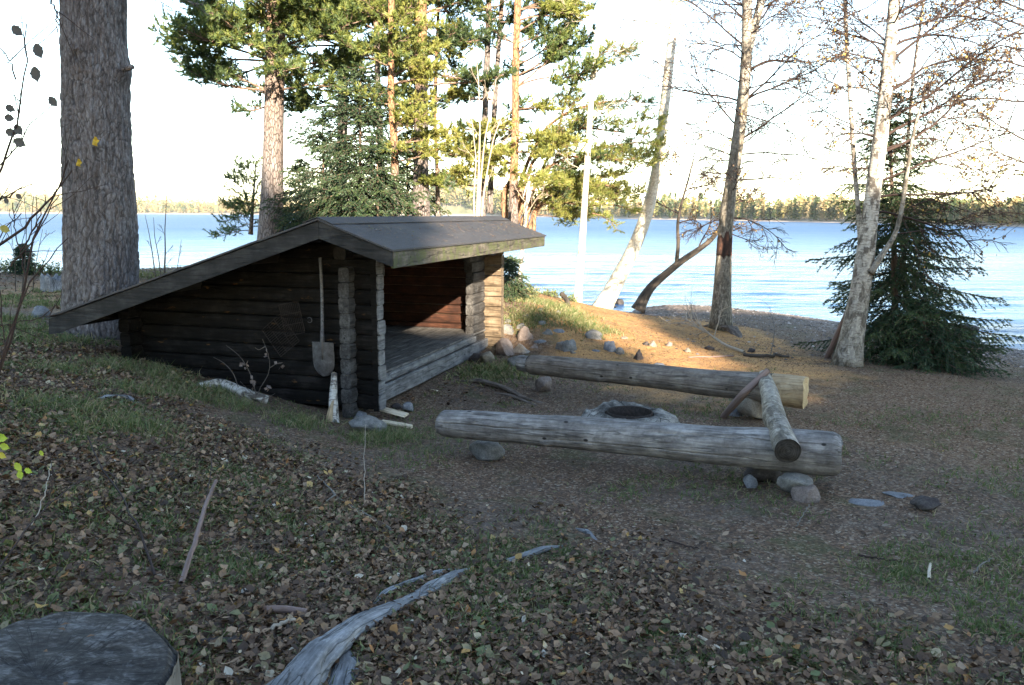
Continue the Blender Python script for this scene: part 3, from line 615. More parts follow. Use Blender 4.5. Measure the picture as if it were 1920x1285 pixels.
# small litter lump on the floor boards
# ------------------------------------------------------------------ things hung on and leaned against the gable
def rotmat(ax, a):
    ax = nrm(ax); K = np.array([[0, -ax[2], ax[1]], [ax[2], 0, -ax[0]], [-ax[1], ax[0], 0]]); return np.eye(3)+sin(a)*K+(1-cos(a))*K@K
so_ = sloc(-.05, .60, .40); shv = empty('shovel', so_, pi/2-UA, label='old round point shovel with wooden shaft hanging on the dark gable wall', cat='shovel')
mb = MB(); zz = np.linspace(.33, 1.24, 14); mb.tube(np.stack([-.035+.012*np.sin(zz*2.2), .0+.006*np.sin(zz*5), zz], 1), np.interp(zz, [.33, .5, 1.24], [.019, .017, .016]), 10)
mb.build('shaft', MAT['sill_wood'], shv)
mb = MB(); nv = 22; nh = 15; q = np.linspace(0, 1, nv)[:, None]; s_ = np.linspace(-1, 1, nh)[None]
hw = .130*np.sqrt(np.clip(1-np.clip((.50-q)/.52, 0, 1)**2.2, 0.004, 1))*(1-.02*q)
y = hw*s_; z = .36*q-.02+0*s_; x = -.03-.022*(1-s_**2)+.0*q+.015*(1-q)**2
V = np.stack([x+0*z, y+0*z, z], -1); idx = (np.arange(nv-1)[:, None]*nh+np.arange(nh-1)[None]); F = np.stack([idx, idx+1, idx+nh+1, idx+nh], -1).reshape(-1, 4)
mb.add(V, F); mb.add(V+np.array([.004, 0, 0]), F[:, ::-1])
for a, b in ((-1, 0), (0, 1)): pass
mb.tube(np.array([[-.037, -.125, .342], [-.045, 0, .345], [-.037, .125, .342]]), .006, 6)
mb.build('blade', MAT['steel'], shv)
mb = MB(); mb.tube(np.array([[-.052, 0, .16], [-.05, 0, .24], [-.04, 0, .36], [-.035, 0, .47]]), np.array([.006, .016, .023, .021]), 10); mb.build('socket', MAT['steel'], shv)
def grate(v, z, w, h, n, rot, lab, off):
    mb = MB(); R = rotmat((1, 0, 0), rot)
    def P(a, b, c=0): return R@np.array([c, a, b])
    cs = [(-w/2, -h/2), (w/2, -h/2), (w/2, h/2), (-w/2, h/2)]
    for i in range(4): mb.tube([P(*cs[i]), P(*cs[(i+1) % 4])], .0045, 5)
    for k in np.linspace(-w/2, w/2, n)[1:-1]: mb.tube([P(k, -h/2, .004), P(k, h/2, .004)], .0026, 4)
    for k in (-h/6, h/6): mb.tube([P(-w/2, k, -.003), P(w/2, k, -.003)], .0035, 4)
    o = mb.build('grill_grate', MAT['iron']); o.location = tuple(sloc(off, v, z)); o.rotation_euler = (0, 0, pi/2-UA)
    return tag(o, lab, 'grate', 'grill grates hung on the gable')
grate(1.13, .79, .36, .30, 16, radians(52), 'lower slanting wire grill grate hung on the dark gable, with diagonal bars', -.052)
grate(.97, .98, .24, .34, 12, radians(-12), 'upright wire grill grate hung on the dark gable just above the slanting one', -.068)
# ------------------------------------------------------------------ logs
def logmesh(path, rad, seg=40, seed=0, rough=.06, mats=None, name='log', lab='', cat='log', group=None, cap=(1, 1), lump=.03, flat=0., ptint=None, endjag=.0, parent=None, bumpy=None):
    """thick log: swept ring with uneven skin and cut ends"""
    path = np.asarray(path, float); s0 = np.concatenate([[0], np.cumsum(np.linalg.norm(path[1:]-path[:-1], axis=1))]); Lg = s0[-1]
    n = max(8, int(Lg/.03)); s = np.linspace(0, Lg, n)
    from_ = np.stack([np.interp(s, s0, path[:, i]) for i in range(3)], 1)
    for _ in range(6): from_[1:-1] = (from_[:-2]+2*from_[1:-1]+from_[2:])/4
    R = np.interp(s/Lg, np.linspace(0, 1, len(rad)), rad)
    tn = np.gradient(from_, axis=0); tn = nrm(tn); up = np.array([0, 0, 1.]) if abs(tn[0][2]) < .8 else np.array([1., 0, 0])
    N = nrm(up-tn*(tn@up)[:, None]); B = np.cross(tn, N); th = np.arange(seg)*2*pi/seg
    c = np.cos(th)[None]; d = np.sin(th)[None]; rr = R[:, None]*np.ones((1, seg))
    q = np.stack([c*R[:, None]*3, d*R[:, None]*3, s[:, None]*1.3+0*c], -1); rr = rr*(1+lump*fbm(q*2, 3, seed)+rough*.25*fbm(np.stack([c*R[:, None]*30, d*R[:, None]*30, s[:, None]*4+0*c], -1), 3, seed+5))
    if bumpy is not None: rr = bumpy(rr, th[None], s[:, None]/Lg)
    V = from_[:, None]+rr[..., None]*(c[..., None]*N[:, None]+d[..., None]*B[:, None])
    if endjag: V[-1] += tn[-1]*endjag*fbm(V[-1]*8, 3, seed)[:, None]
    bc = np.stack([rr*c, rr*d, s[:, None]+0*c], -1); mb = MB()
    i = np.arange(n-1)[:, None]*seg+np.arange(seg)[None]; j = np.arange(n-1)[:, None]*seg+((np.arange(seg)+1) % seg)[None]
    ti = 0. if ptint is None else np.interp(np.repeat(s/Lg, seg), *ptint)
    mb.add(V, np.stack([i, i+seg, j+seg, j], -1).reshape(-1, 4), bc, ti, 0, True)
    for e, k, sg in ((0, 0, 1), (1, n-1, -1)):
        if not cap[e]: continue
        rings = [V[k]*f+from_[k]*(1-f) for f in (1., .97, .75, .5, .25, .03)]
        W_ = np.array([rg_+ (tn[k]*(-sg)*(.012*(1-f)+.012*(fbm(rg_*18, 2, seed+3)) if f < .98 else 0*rg_[:, 0])[..., None] if f < .98 else 0) for rg_, f in zip(rings, (1., .97, .75, .5, .25, .03))])
        bb = np.array([bc[k]*np.array([f, f, 0])+np.array([0, 0, seed*.1]) for f in (1., .97, .75, .5, .25, .03)])
        i2 = np.arange(5)[:, None]*seg+np.arange(seg)[None]; j2 = np.arange(5)[:, None]*seg+((np.arange(seg)+1) % seg)[None]
        F = np.stack([i2, j2, j2+seg, i2+seg], -1) if sg > 0 else np.stack([i2, i2+seg, j2+seg, j2], -1)
        mb.add(W_, F.reshape(-1, 4), bb, 0., 1, True)
    o = mb.build(name, mats, parent)
    if parent is None: tag(o, lab, cat, group)
    return o
nA = atz(826, 793, .30); nB = atz(1574, 852, .33)
def knot(rr, th, q):
    for (a, b, w, h) in ((2.2, .305, .018, .02), (1.9, .62, .014, .012), (1.2, .15, .012, .012), (1.0, .80, .02, .015)):
        rr = rr+h*np.exp(-(((q-b)*3.2)/(w*2.2))**2-((np.angle(np.exp(1j*(th-a))))/.22)**2)
    for k, (a, q0, q1, dp) in enumerate(((.5, .05, .55, .018), (-.35, .4, .98, .02), (1.35, .0, .35, .014), (1.0, .55, .9, .012), (-1.0, .1, .7, .012), (1.9, .3, .8, .012), (-1.7, .02, .5, .014))):
        c = a+.10*vnoise(np.stack([q*5+k, q*0, q*0], -1), k)+.03*vnoise(np.stack([q*30+k, q*0, q*0], -1), k); rr = rr-dp*np.exp(-((np.angle(np.exp(1j*(th-c))))/.028)**2)*sst(q0-.03, q0+.05, q)*(1-sst(q1-.05, q1+.03, q))
    Q_ = np.stack([np.cos(th)*1.2+0*q, np.sin(th)*1.2+0*q, q*7+0*th], -1); rr = rr*(1+.035*fbm(Q_, 2, 77)); up_ = np.cos(th)
    rr = rr-.012*sst(.75, 1., up_)*sst(.1, .3, q)*(1-sst(.7, .9, q)); ch = .02*sst(.985, 1., q)+.015*(1-sst(0, .012, q))
    return rr-ch*(1+.6*np.sin(th*2+1))
logmesh([nA, (nA*2+nB)/3+np.array([0, 0, .012]), (nA+2*nB)/3, nB], [.118, .138, .152, .172], 150, 3, .05, [MAT['bench_wood'], MAT['end_grey']], 'bench_log', 'long grey weathered log bench nearest the camera, its left end on a dark stone', 'log bench', 'log benches round the fire ring', bumpy=knot)
fA = atz(992, 683, .33); fB = atz(1440, 728, .33); fC = atz(1506, 736, .33)
logmesh([fA, (fA+fB)/2+np.array([0, 0, .01]), fC], [.118, .134, .148, .155], 130, 5, .05, [MAT['far_bench_wood'], MAT['end_fresh']], 'bench_log', 'brown grey log bench beyond the fire ring, resting on a pink stone', 'log bench', 'log benches round the fire ring', bumpy=knot)
d_ = nrm(fC-fA); 
logmesh([fC-d_*.30, fC-d_*.1, fC+d_*.02], [.160, .165, .166], 40, 6, .05, [MAT['fresh_wood'], MAT['end_fresh']], 'log_end', '', parent=None, endjag=.02)
le = bpy.data.objects['log_end']; fb = bpy.data.objects['bench_log.001']; le.parent = fb
for k_ in ('label', 'category', 'group'):
    if k_ in le: del le[k_]
le['label'] = 'bare pale wood at the right end of the far bench'
logmesh([fA-d_*.13, fA-d_*.005], [.09, .10], 24, 8, .1, [MAT['bench_wood'], MAT['end_dark']], 'log_butt', '', parent=None)
lb = bpy.data.objects['log_butt']; lb.parent = fb
for k_ in ('label', 'category', 'group'):
    if k_ in lb: del lb[k_]
x0 = atz(1432, 706, .44); x1 = atz(1443, 738, .49); x2 = atz(1452, 785, .50); x3 = atz(1477, 846, .42)
xd = nrm(x3-x2)
logmesh([x0, x1, x2, x3], [.066, .078, .086, .092], 40, 9, .08, [MAT['birch'], MAT['end_dark']], 'birch_log', 'grey barked birch log lying across the right ends of both log benches', 'birch log', ptint=([0, .4, 1], [.55, .72, .68]), lump=.07)
a = atd(1440, 695, 7.75); b = atd(1396, 738, 7.68); c = atz(1352, 786, -.03)
logmesh([a, b+np.array([0, 0, .01]), c], [.030, .038, .038, .028], 16, 12, .15, [MAT['strip_bark'], MAT['end_dark']], 'stick', 'thick reddish brown branch leaning against the far log bench under the birch log', 'branch')
# birch billet leaning on the gable and split firewood by the sill
q0 = gpx(626, 792); q1 = sloc(-.09, .47, .42)
logmesh([q0+np.array([0, 0, -.02]), (q0+q1)/2+np.array([-.01, 0, 0]), q1], [.058, .045, .030], 16, 14, .12, [MAT['birch'], MAT['end_fresh']], 'birch_billet', 'split white birch billet standing against the gable below the shovel', 'firewood')
wf = logmesh([q0+np.array([-.045, -.03, -.01]), q0+np.array([-.03, -.045, .12]), q0*.55+q1*.45+np.array([0, -.04, 0])], [.040, .028, .010], 10, 15, .2, [MAT['fresh_wood'], MAT['end_fresh']], 'split_face', '')
wf.parent = bpy.data.objects['birch_billet']
for k_ in ('label', 'category'): 
    if k_ in wf: del wf[k_]
def plank(pa, pb, w, h, lab, seed, roll=0.):
    pa = np.asarray(pa); pb = np.asarray(pb); t_ = nrm(pb-pa); sd = nrm(np.cross(t_, [0, 0, 1])); up_ = np.cross(sd, t_); R = rotmat(t_, roll); sd = R@sd; up_ = R@up_
    n = 8; prof = np.array([(-.5, -.5), (.42, -.5), (.5, .1), (.3, .5), (-.4, .45)])*np.array([w, h]); mb = MB(); V = []; B_ = []
    for k in range(n+1):
        for (x, y) in prof: V.append(pa+(pb-pa)*k/n+sd*x+up_*y+.003*np.array([hsh(k, seed, int(x*999)), hsh(seed, k, 3), hsh(k, 5, seed)])); B_.append((x, y, k/n*.4+seed))
    m = len(prof); F = [(k*m+i, k*m+(i+1) % m, (k+1)*m+(i+1) % m, (k+1)*m+i) for k in range(n) for i in range(m)]
    e = mb.n; mb.add(V, F, B_, smooth=False); mb.f.append((np.array([[i for i in range(m)][::-1]]), 0, False)); mb.f.append((np.array([[n*m+i for i in range(m)]]), 0, False))
    return tag(mb.build('firewood', MAT['firewood']), lab, 'firewood', 'split firewood by the shelter')
g0 = gpx(745, 790)
def gz_(px, py, up): p = gpx(px, py); return np.array([p[0], p[1], float(hz(p[0], p[1]))+up])
plank(gz_(717, 797, .03), gz_(772, 806, .03), .05, .035, 'lowest pale split stick of the firewood beside the corner stone', 1)
plank(gz_(718, 781, .075), gz_(762, 793, .075), .085, .022, 'flat pale split board on top of the firewood beside the corner stone', 2, .3)
plank(gz_(735, 778, .045), gz_(756, 782, .045), .05, .025, 'short pale piece at the back of the firewood under the sill', 3, -.4)
plank(gz_(806, 733, .01), gz_(820, 735, .01), .03, .012, 'tiny pale wood chip lying alone under the front sill', 4)
# birch pole lying along the foot of the gable
pts = [gz_(372, 727, .02), gz_(415, 729, .06), gz_(450, 742, .05), gz_(485, 755, .05), gz_(502, 758, .04)]
logmesh(pts, [.03, .052, .055, .05, .045], 24, 17, .08, [MAT['birch'], MAT['end_grey']], 'birch_pole', 'white barked birch pole lying on the grass along the foot of the gable', 'birch log', ptint=([0, 1], [.12, .05]))
# ------------------------------------------------------------------ fire ring
fc = atz(1180, 776, .10); fc[2] = float(hz(fc[0], fc[1])); fr = empty('fire_ring', fc, label='round cracked concrete fire ring with a sunken steel rim', cat='fire ring')
seg = 72; th = np.arange(seg)*2*pi/seg; mb = MB()
octo = 1/np.cos((th+.25) % (pi/3.5)-pi/7)*.94
prof = [(.245, -.06), (.245, .075), (.262, .088), (.30, .092), (.34, .088), (.38, .084), (.43, .072), (.48, .055), (.515, .02), (.54, -.06)]
V = []
for (r_, z_) in prof:
    k = (r_-.245)/.295; R_ = r_*(1+k*(octo*(1+.12*fbm(np.stack([np.cos(th)*1.5, np.sin(th)*1.5, th*0], -1), 3, 4))-1))
    V.append(np.stack([R_*np.cos(th), R_*np.sin(th), z_+.03*k*np.cos(th-1.9)+ .040*min(1, k*3)*fbm(np.stack([np.cos(th)*3*r_*3, np.sin(th)*3*r_*3, th*0], -1), 4, 6)], -1))
V = np.array(V); n = len(prof); i = np.arange(n-1)[:, None]*seg+np.arange(seg)[None]; j = np.arange(n-1)[:, None]*seg+((np.arange(seg)+1) % seg)[None]
mb.add(V, np.stack([i, i+seg, j+seg, j], -1).reshape(-1, 4)); mb.build('concrete_ring', MAT['concrete'], fr)
mb = MB(); pr = [(.222, -.05), (.222, .098), (.228, .103), (.236, .098), (.236, -.05)]; V = np.array([np.stack([a_*np.cos(th), a_*np.sin(th), 0*th+b_], -1) for a_, b_ in pr])
n = len(pr); i = np.arange(n-1)[:, None]*seg+np.arange(seg)[None]; j = np.arange(n-1)[:, None]*seg+((np.arange(seg)+1) % seg)[None]
mb.add(V, np.stack([i, i+seg, j+seg, j], -1).reshape(-1, 4)); mb.build('steel_rim', MAT['iron'], fr)
mb = MB(); V = [(0, 0, -.01)]+[(.222*f_*cos(a_), .222*f_*sin(a_), -.02+.03*vnoise(np.array([cos(a_)*9*f_, sin(a_)*9*f_, .2]))) for f_ in (.35, .7, 1.) for a_ in th[::3]]
m = 24; FL = [(0, 1+i, 1+(i+1) % m) for i in range(m)]+[(1+k*m+i, 1+(k+1)*m+i, 1+(k+1)*m+(i+1) % m, 1+k*m+(i+1) % m) for k in range(2) for i in range(m)]
mb.faces(V, FL); mb.build('ash', MAT['ash'], fr)
# ------------------------------------------------------------------ stones
import bmesh
def ico(sub):
    bm = bmesh.new(); bmesh.ops.create_icosphere(bm, subdivisions=sub, radius=1); V = np.array([v.co[:] for v in bm.verts]); F = np.array([[v.index for v in f.verts] for f in bm.faces]); bm.free(); return V, F
ICO = {3: ico(3), 4: ico(4), 5: ico(5)}
def rock(px, py, wpx, hpx, mat, lab, seed, dep=.8, zb=None, sink=.25, sub=4, name='stone', cat='stone', group=None, flat=False, rot=0., ang=.28):
    """stone whose visible foot is at the pixel px,py, wpx wide and hpx high in the picture"""
    p = gpx(px, py) if zb is None else atz(px, py, zb); D = np.linalg.norm(p-CAM); w = wpx*D/FPX; h = hpx*D/FPX
    el = math.atan2(CZ-p[2], math.hypot(p[0], p[1])); dd = w*dep; hh = max((h-dd*sin(el)*.55)/cos(el), h*.35)
    V, F = ICO[sub]; V = V.copy()
    # facet a little: clip by random planes
    r = np.random.default_rng(seed)
    for _ in range(7):
        nn = nrm(r.normal(size=3)); c = r.uniform(.45, .85); dist = V@nn; V = V-np.clip(dist-c, 0, None)[:, None]*nn*.85
    V = V*(1+ang*.35*fbm(V*1.3, 3, seed)[:, None]+.05*fbm(V*5, 3, seed+1)[:, None])
    top = V[:, 2].max(); V[:, 2] = V[:, 2]/top
    if flat: V[:, 2] = np.minimum(V[:, 2], .75+.1*V[:, 0])
    c_, s2 = cos(rot), sin(rot); V[:, :2] = V[:, :2]@np.array([[c_, -s2], [s2, c_]])
    V[:, 0] /= np.abs(V[:, 0]).max(); V[:, 1] /= np.abs(V[:, 1]).max()
    hz_ = hh/(1-sink+1e-6)/1.0; V = V*np.array([w/2, dd/2, hz_*.5])
    fw = nrm(np.array([p[0], p[1], 0])); cen = p+fw*dd*.42; zc = p[2]+hh-hz_*.5; cen[2] = zc
    Rz = np.array([[fw[1], fw[0], 0], [-fw[0], fw[1], 0], [0, 0, 1]]); V = V@Rz.T
    mb = MB(); mb.add(V, F); o = mb.build(name, MAT[mat]); o.location = tuple(cen); return tag(o, lab, cat, group)
SG = 'stones carrying the log benches'
rock(912, 866, 70, 44, 'granite', 'dark grey boulder under the left end of the near log bench', 1, .9, group=SG, sink=.3)
rock(1022, 737, 38, 33, 'pink_granite', 'pink granite stone under the left end of the far log bench', 2, .9, group=SG, sink=.15)
rock(1412, 790, 62, 52, 'pale_stone', 'pale wedge shaped stone under the right end of the far log bench', 3, 1., group=SG, sink=.1)
rock(1378, 782, 30, 22, 'blue_stone', 'small blue grey stone beside the foot of the leaning branch', 34, .8, sink=.3)
rock(1503, 943, 62, 36, 'pink_granite', 'lower pinkish slab of the two stones stacked under the near bench', 4, .8, group=SG, sink=.35)
rock(1490, 920, 62, 32, 'granite', 'upper flat grey slab of the two stones stacked under the near bench', 5, .8, zb=.09, group=SG, sink=.35)
rock(1425, 908, 72, 48, 'dark_stone', 'dark block in the shadow under the right part of the near bench', 6, .9, group=SG, sink=.2)
rock(1404, 917, 30, 26, 'blue_stone', 'small blue grey stone in front of the dark block under the near bench', 7, .8, sink=.3)
rock(1443, 896, 30, 30, 'dark_stone', 'narrow brown stone wedged between the dark block and the stacked slabs', 38, .8, group=SG, sink=.2)
rock(688, 812, 78, 34, 'granite', 'broad lichened stone at the front foot of the near gable', 8, .7, sink=.35)
rock(668, 786, 40, 16, 'blue_stone', 'low grey stone tucked under the near corner of the shelter', 35, .8, sink=.3)
rock(765, 774, 22, 20, 'blue_stone', 'small blue grey stone under the sill behind the firewood', 9, .9, sink=.2)
rock(742, 768, 24, 12, 'dark_stone', 'small dark flat stone under the sill left of the blue grey one', 36, .9, sink=.2)
rock(913, 684, 30, 26, 'pale_stone', 'pale lichened stone under the far end of the sill', 10, .9, sink=.2)
rock(893, 680, 34, 18, 'dark_stone', 'flat dark stone beside the pale one under the far end of the sill', 39, .9, sink=.2)
rock(972, 690, 44, 26, 'granite', 'grey slab behind the left end of the far log bench', 11, .8, sink=.3)
HS = [(950, 668, 44, 44, 'pink_granite', 'big pinkish stone touching the right side of the shelter'), (952, 628, 34, 26, 'granite', 'grey stone against the shelter above the big pinkish one'), (984, 640, 34, 38, 'pink_granite', 'steep split stone in the middle of the bank beside the shelter'),
      (1013, 646, 36, 13, 'blue_stone', 'flat pale blue grey slab on the bank right of the steep split stone'), (978, 664, 42, 24, 'granite', 'rounded dark grey stone at the foot of the bank near the shelter corner'), (1061, 659, 44, 30, 'granite', 'large flat topped stone low on the bank above the bench'),
      (1112, 636, 44, 24, 'granite', 'mottled pale stone high on the right of the stony bank'), (1140, 660, 34, 26, 'blue_stone', 'mottled stone on the right edge of the stony bank'), (1196, 676, 26, 28, 'dark_stone', 'dark steep stone farthest right at the end of the bank'),
      (1163, 665, 20, 18, 'granite', 'small grey stone between the mottled and the dark steep stone'), (1015, 610, 26, 12, 'granite', 'small flat grey stone high on the bank'), (1026, 628, 24, 14, 'granite', 'small rounded grey stone in the middle of the bank'),
      (986, 597, 22, 10, 'granite', 'small stone near the top of the bank beside the shelter'), (1048, 624, 26, 10, 'blue_stone', 'thin grey slab above the large flat topped stone'), (1048, 590, 16, 10, 'granite', 'small stone in the grass at the crest of the bank'), (1012, 584, 18, 8, 'granite', 'pale stone at the crest of the bank'),
      (1118, 661, 22, 8, 'blue_stone', 'thin slab left of the mottled stone'), (950, 606, 20, 10, 'granite', 'little stone by the shelter corner boards'), (1236, 688, 26, 9, 'blue_stone', 'low flat stone in the needles behind the far bench'),
      (1000, 655, 20, 12, 'pink_granite', 'little pinkish stone below the flat pale blue slab'), (1075, 664, 16, 10, 'pale_stone', 'little pale stone at the right of the large flat topped stone'), (975, 618, 22, 16, 'granite', 'grey stone behind the steep split stone')]
for k, (x, y, w, h_, m, lab) in enumerate(HS): rock(x, y, w*.95, h_*.8, m, lab, 40+k, 1., sink=.6, ang=.7, rot=k*1.3, sub=3 if w < 25 else 4, group='stones on the bank beside the shelter')
for k, (x, y, w, h_, m, lab) in enumerate([(1212, 648, 14, 8, 'dark_stone', 'leftmost dark pebble in the sunlit needles'), (1224, 651, 16, 13, 'pale_stone', 'pale pebble cluster stone in the sunlit needles'), (1254, 650, 14, 9, 'pink_granite', 'pinkish pebble in the sunlit needles'),
      (1290, 661, 12, 9, 'pale_stone', 'small pale stone at the edge of the sunlight'), (1331, 657, 20, 8, 'dark_stone', 'dark clod beside the fallen branch'), (1408, 661, 14, 8, 'dark_stone', 'small dark clod at the tip of the fallen stick'), (1171, 637, 16, 6, 'pale_stone', 'flat pale stone in the middle of the sunlit patch')]):
    rock(x, y, w, h_, m, lab, 70+k, .8, sink=.3, sub=3)
mbk = rock(1731, 961, 52, 27, 'dark_stone', 'brown black curved stone alone on the bare ground at right', 80, .6, sink=.15, ang=.6)
rock(1640, 951, 84, 9, 'blue_stone', 'low pale stone flush with the ground between bench and the dark stone', 81, .5, sink=.6); rock(1690, 935, 60, 9, 'blue_stone', 'bluish stone flush with the ground behind the pale one', 82, .6, sink=.6)
rock(402, 1217, 130, 24, 'dark_stone', 'flat dark stone among leaves behind the cut stump', 83, .35, sink=.5)
rock(74, 598, 32, 22, 'blue_stone', 'blue grey stone left of the big pine', 84, .8, sink=.3)
# stones in the water
def wrock(px, py, w, h_, lab, seed):
    o = rock(px, py, w, h_, 'wet_stone', lab, seed, .8, zb=WZ, sink=.4, group='stones in the shallow water'); return o
wrock(1802, 623, 30, 13, 'dark wet stone in the lake, left of the pair at right', 90); wrock(1815, 628, 26, 18, 'dark wet stone in the lake, front of the pair at right', 91); wrock(1822, 622, 22, 12, 'dark wet stone in the lake, behind the pair at right', 94)
wrock(1160, 571, 20, 11, 'dark stone in the shallows right of the leaning birch foot', 92); wrock(1146, 576, 24, 5, 'flat dark stone awash beside the leaning birch foot', 93)
# ------------------------------------------------------------------ trees
def pth(pts, Y, z0=None):           # list of (px, py) or (px, py, Y) -> smooth world path
    P = np.array([atd(p[0], p[1], p[2] if len(p) > 2 else Y) for p in pts])
    return P
def smooth(P, n):
    P = np.asarray(P, float); s = np.concatenate([[0], np.cumsum(np.linalg.norm(P[1:]-P[:-1], axis=1))]); q = np.linspace(0, s[-1], n)
    Q = np.stack([np.interp(q, s, P[:, i]) for i in range(3)], 1)
    for _ in range(max(1, n//8)): Q[1:-1] = (Q[:-2]+2*Q[1:-1]+Q[2:])/4
    return Q
def at_t(P, t):
    k = t*(len(P)-1); i = int(min(k, len(P)-2)); f = k-i; return P[i]*(1-f)+P[i+1]*f, nrm(P[i+1]-P[i])
def limb(p, d, L, n, r, grav=0., up=0., wig=.12):
    """wandering branch path from p along d; grav bends it down, up lifts its tip"""
    P = [np.array(p, float)]; d = nrm(d); st = L/(n-1)
    for k in range(n-1):
        P.append(P[-1]+d*st); q = k/(n-1)
        d = nrm(d+r.normal(0, wig, 3)+np.array([0, 0, -grav*(1-q)+up*q]))
    return np.array(P)
def needles(mb, C, D, L, n, w, r, spread=1.1, tint=None):
    """tufts: n thin blades fanning out round direction D from each point C"""
    C = np.asarray(C); D = nrm(D); T = len(C)
    if T == 0: return
    rv = r.normal(size=(T, n, 3)); dd = nrm(D[:, None]+spread*nrm(rv)*r.random((T, n, 1))**.5); ln = L*(.6+.6*r.random((T, n, 1)))
    sd = nrm(np.cross(dd, r.normal(size=(T, n, 3))))*w*.5; b = C[:, None]+D[:, None]*(r.random((T, n, 1))-.6)*L*1.2
    V = np.stack([b-sd, b+sd, b+dd*ln], 2).reshape(-1, 3); ti = r.random(T) if tint is None else tint
    mb.add(V, np.arange(T*n*3).reshape(-1, 3), tint=np.repeat(np.clip(ti[:, None]+r.normal(0, .07, (T, n)), 0, 1).ravel(), 3), smooth=False)
def pine_branch(tw, nd, p, d, L, r, r0, tint=.5, dens=1., otint=.6, grav=.05, nl=.085, nw=.013, nn=16, bare=.35, up=.12):
    P = limb(p, d, L, 9, r, grav, up, .11); tw.tube(P, np.linspace(r0, r0*.3, 9), 5, tint=otint)
    C = []; D = []; k = max(6, int(L*8.5*dens)); sgn = 1
    for t in np.linspace(bare, 1, k):
        q, tn = at_t(P, min(t, .999)); sgn = -sgn; side = nrm(np.cross(tn, [0, 0, 1]))*sgn
        l2 = (.20+.36*L*(1.1-t)*r.uniform(.6, 1.2))*min(1, .55+L*.25); d2 = nrm(tn*.75+side*r.uniform(.4, 1.1)+np.array([0, 0, r.uniform(-.15, .45)]))
        Q = limb(q, d2, l2, 5, r, 0., .2, .16); tw.tube(Q, np.linspace(r0*.34, .004, 5), 3, tint=otint*.8)
        for u in np.linspace(.3, 1, max(3, int(l2*15))):
            a, tn2 = at_t(Q, min(u, .999)); l3 = r.uniform(.05, .16); d3 = nrm(tn2+r.normal(0, .65, 3)+np.array([0, 0, .35]))
            e = a+d3*l3; tw.tube(np.array([a, e]), np.array([.0035, .003]), 3, tint=otint*.6)
            C.append(e); D.append(d3)
            if u > .6: C.append(a+d3*l3*.4); D.append(nrm(d3+r.normal(0, .3, 3)))
    C.append(P[-1]); D.append(nrm(P[-1]-P[-2])); C = np.array(C); D = np.array(D)
    needles(nd, C, D, nl, nn, nw, r, 1.15, np.clip(tint+.08+r.normal(0, .14, len(C)), 0, 1))
def finish(tr, parts, gz):
    for nm, mb, m in parts:
        if mb.n or mb.tubes: mb.build(nm, MAT[m], tr, None)
def tree_at(base, name, lab, cat='tree', group=None):
    return empty(name, base, label=lab, cat=cat, group=group)
class Tree:
    def __init__(s, name, lab, base, group=None, bark='pine', leaf='pine_needle', cat='tree'):
        s.base = np.asarray(base, float); s.e = tree_at(s.base, name, lab, cat, group); s.tr = MB(); s.br = MB(); s.nd = MB(); s.bark = bark; s.leaf = leaf; s.brbark = bark
    def done(s):
        s.tr.flush(); s.br.flush(); nb = s.nd.n
        for k in range(len(s.br.v)):
            s.nd.v.append(s.br.v[k]); s.nd.bc.append(s.br.bc[k]); s.nd.t.append(s.br.t[k])
        for F, mi, sm in s.br.f: s.nd.f.append((F+nb, 1, sm))
        s.nd.n += s.br.n
        for nm, mb, m in (('trunk', s.tr, [s.bark]), ('crown', s.nd, [s.leaf, s.brbark])):
            if mb.n:
                o = mb.build(nm, [MAT[q] for q in m], None, s.base); o.location = (0, 0, 0); o.parent = s.e
        return s.e
def radii(P, r0, r1, p=1.): t = np.linspace(0, 1, len(P)); return r0+(r1-r0)*t**p
def trunk(T, pts, Y, r0, r1, seg=14, n=30, orange=None, wob=.0, flare=1.3, seed=0, top=None):
    P = pth(pts, Y)
    if top is not None: P = np.vstack([P, P[-1]+nrm(P[-1]-P[-2])*top])
    Q = smooth(P, n); R = radii(Q, r0, r1, .9); q = np.linspace(0, 1, n); R = R*(1+(flare-1)*np.exp(-q*n*.35)); R = R*(1+.05*vnoise(np.stack([q*14, q*0, q*0+seed], -1), seed))
    if orange is None: T.tr.tube(Q, R, seg)
    else:
        th = np.arange(seg)*2*pi/seg; m0 = T.tr.n; T.tr.tube(Q, R, seg); T.tr.flush(); z = T.tr.v[-1][:, 2]
        T.tr.t[-1] = sst(orange[0], orange[1], z+.3*vnoise(T.tr.v[-1]*3, 3))
    return Q, R
TG = 'pines behind the shelter'
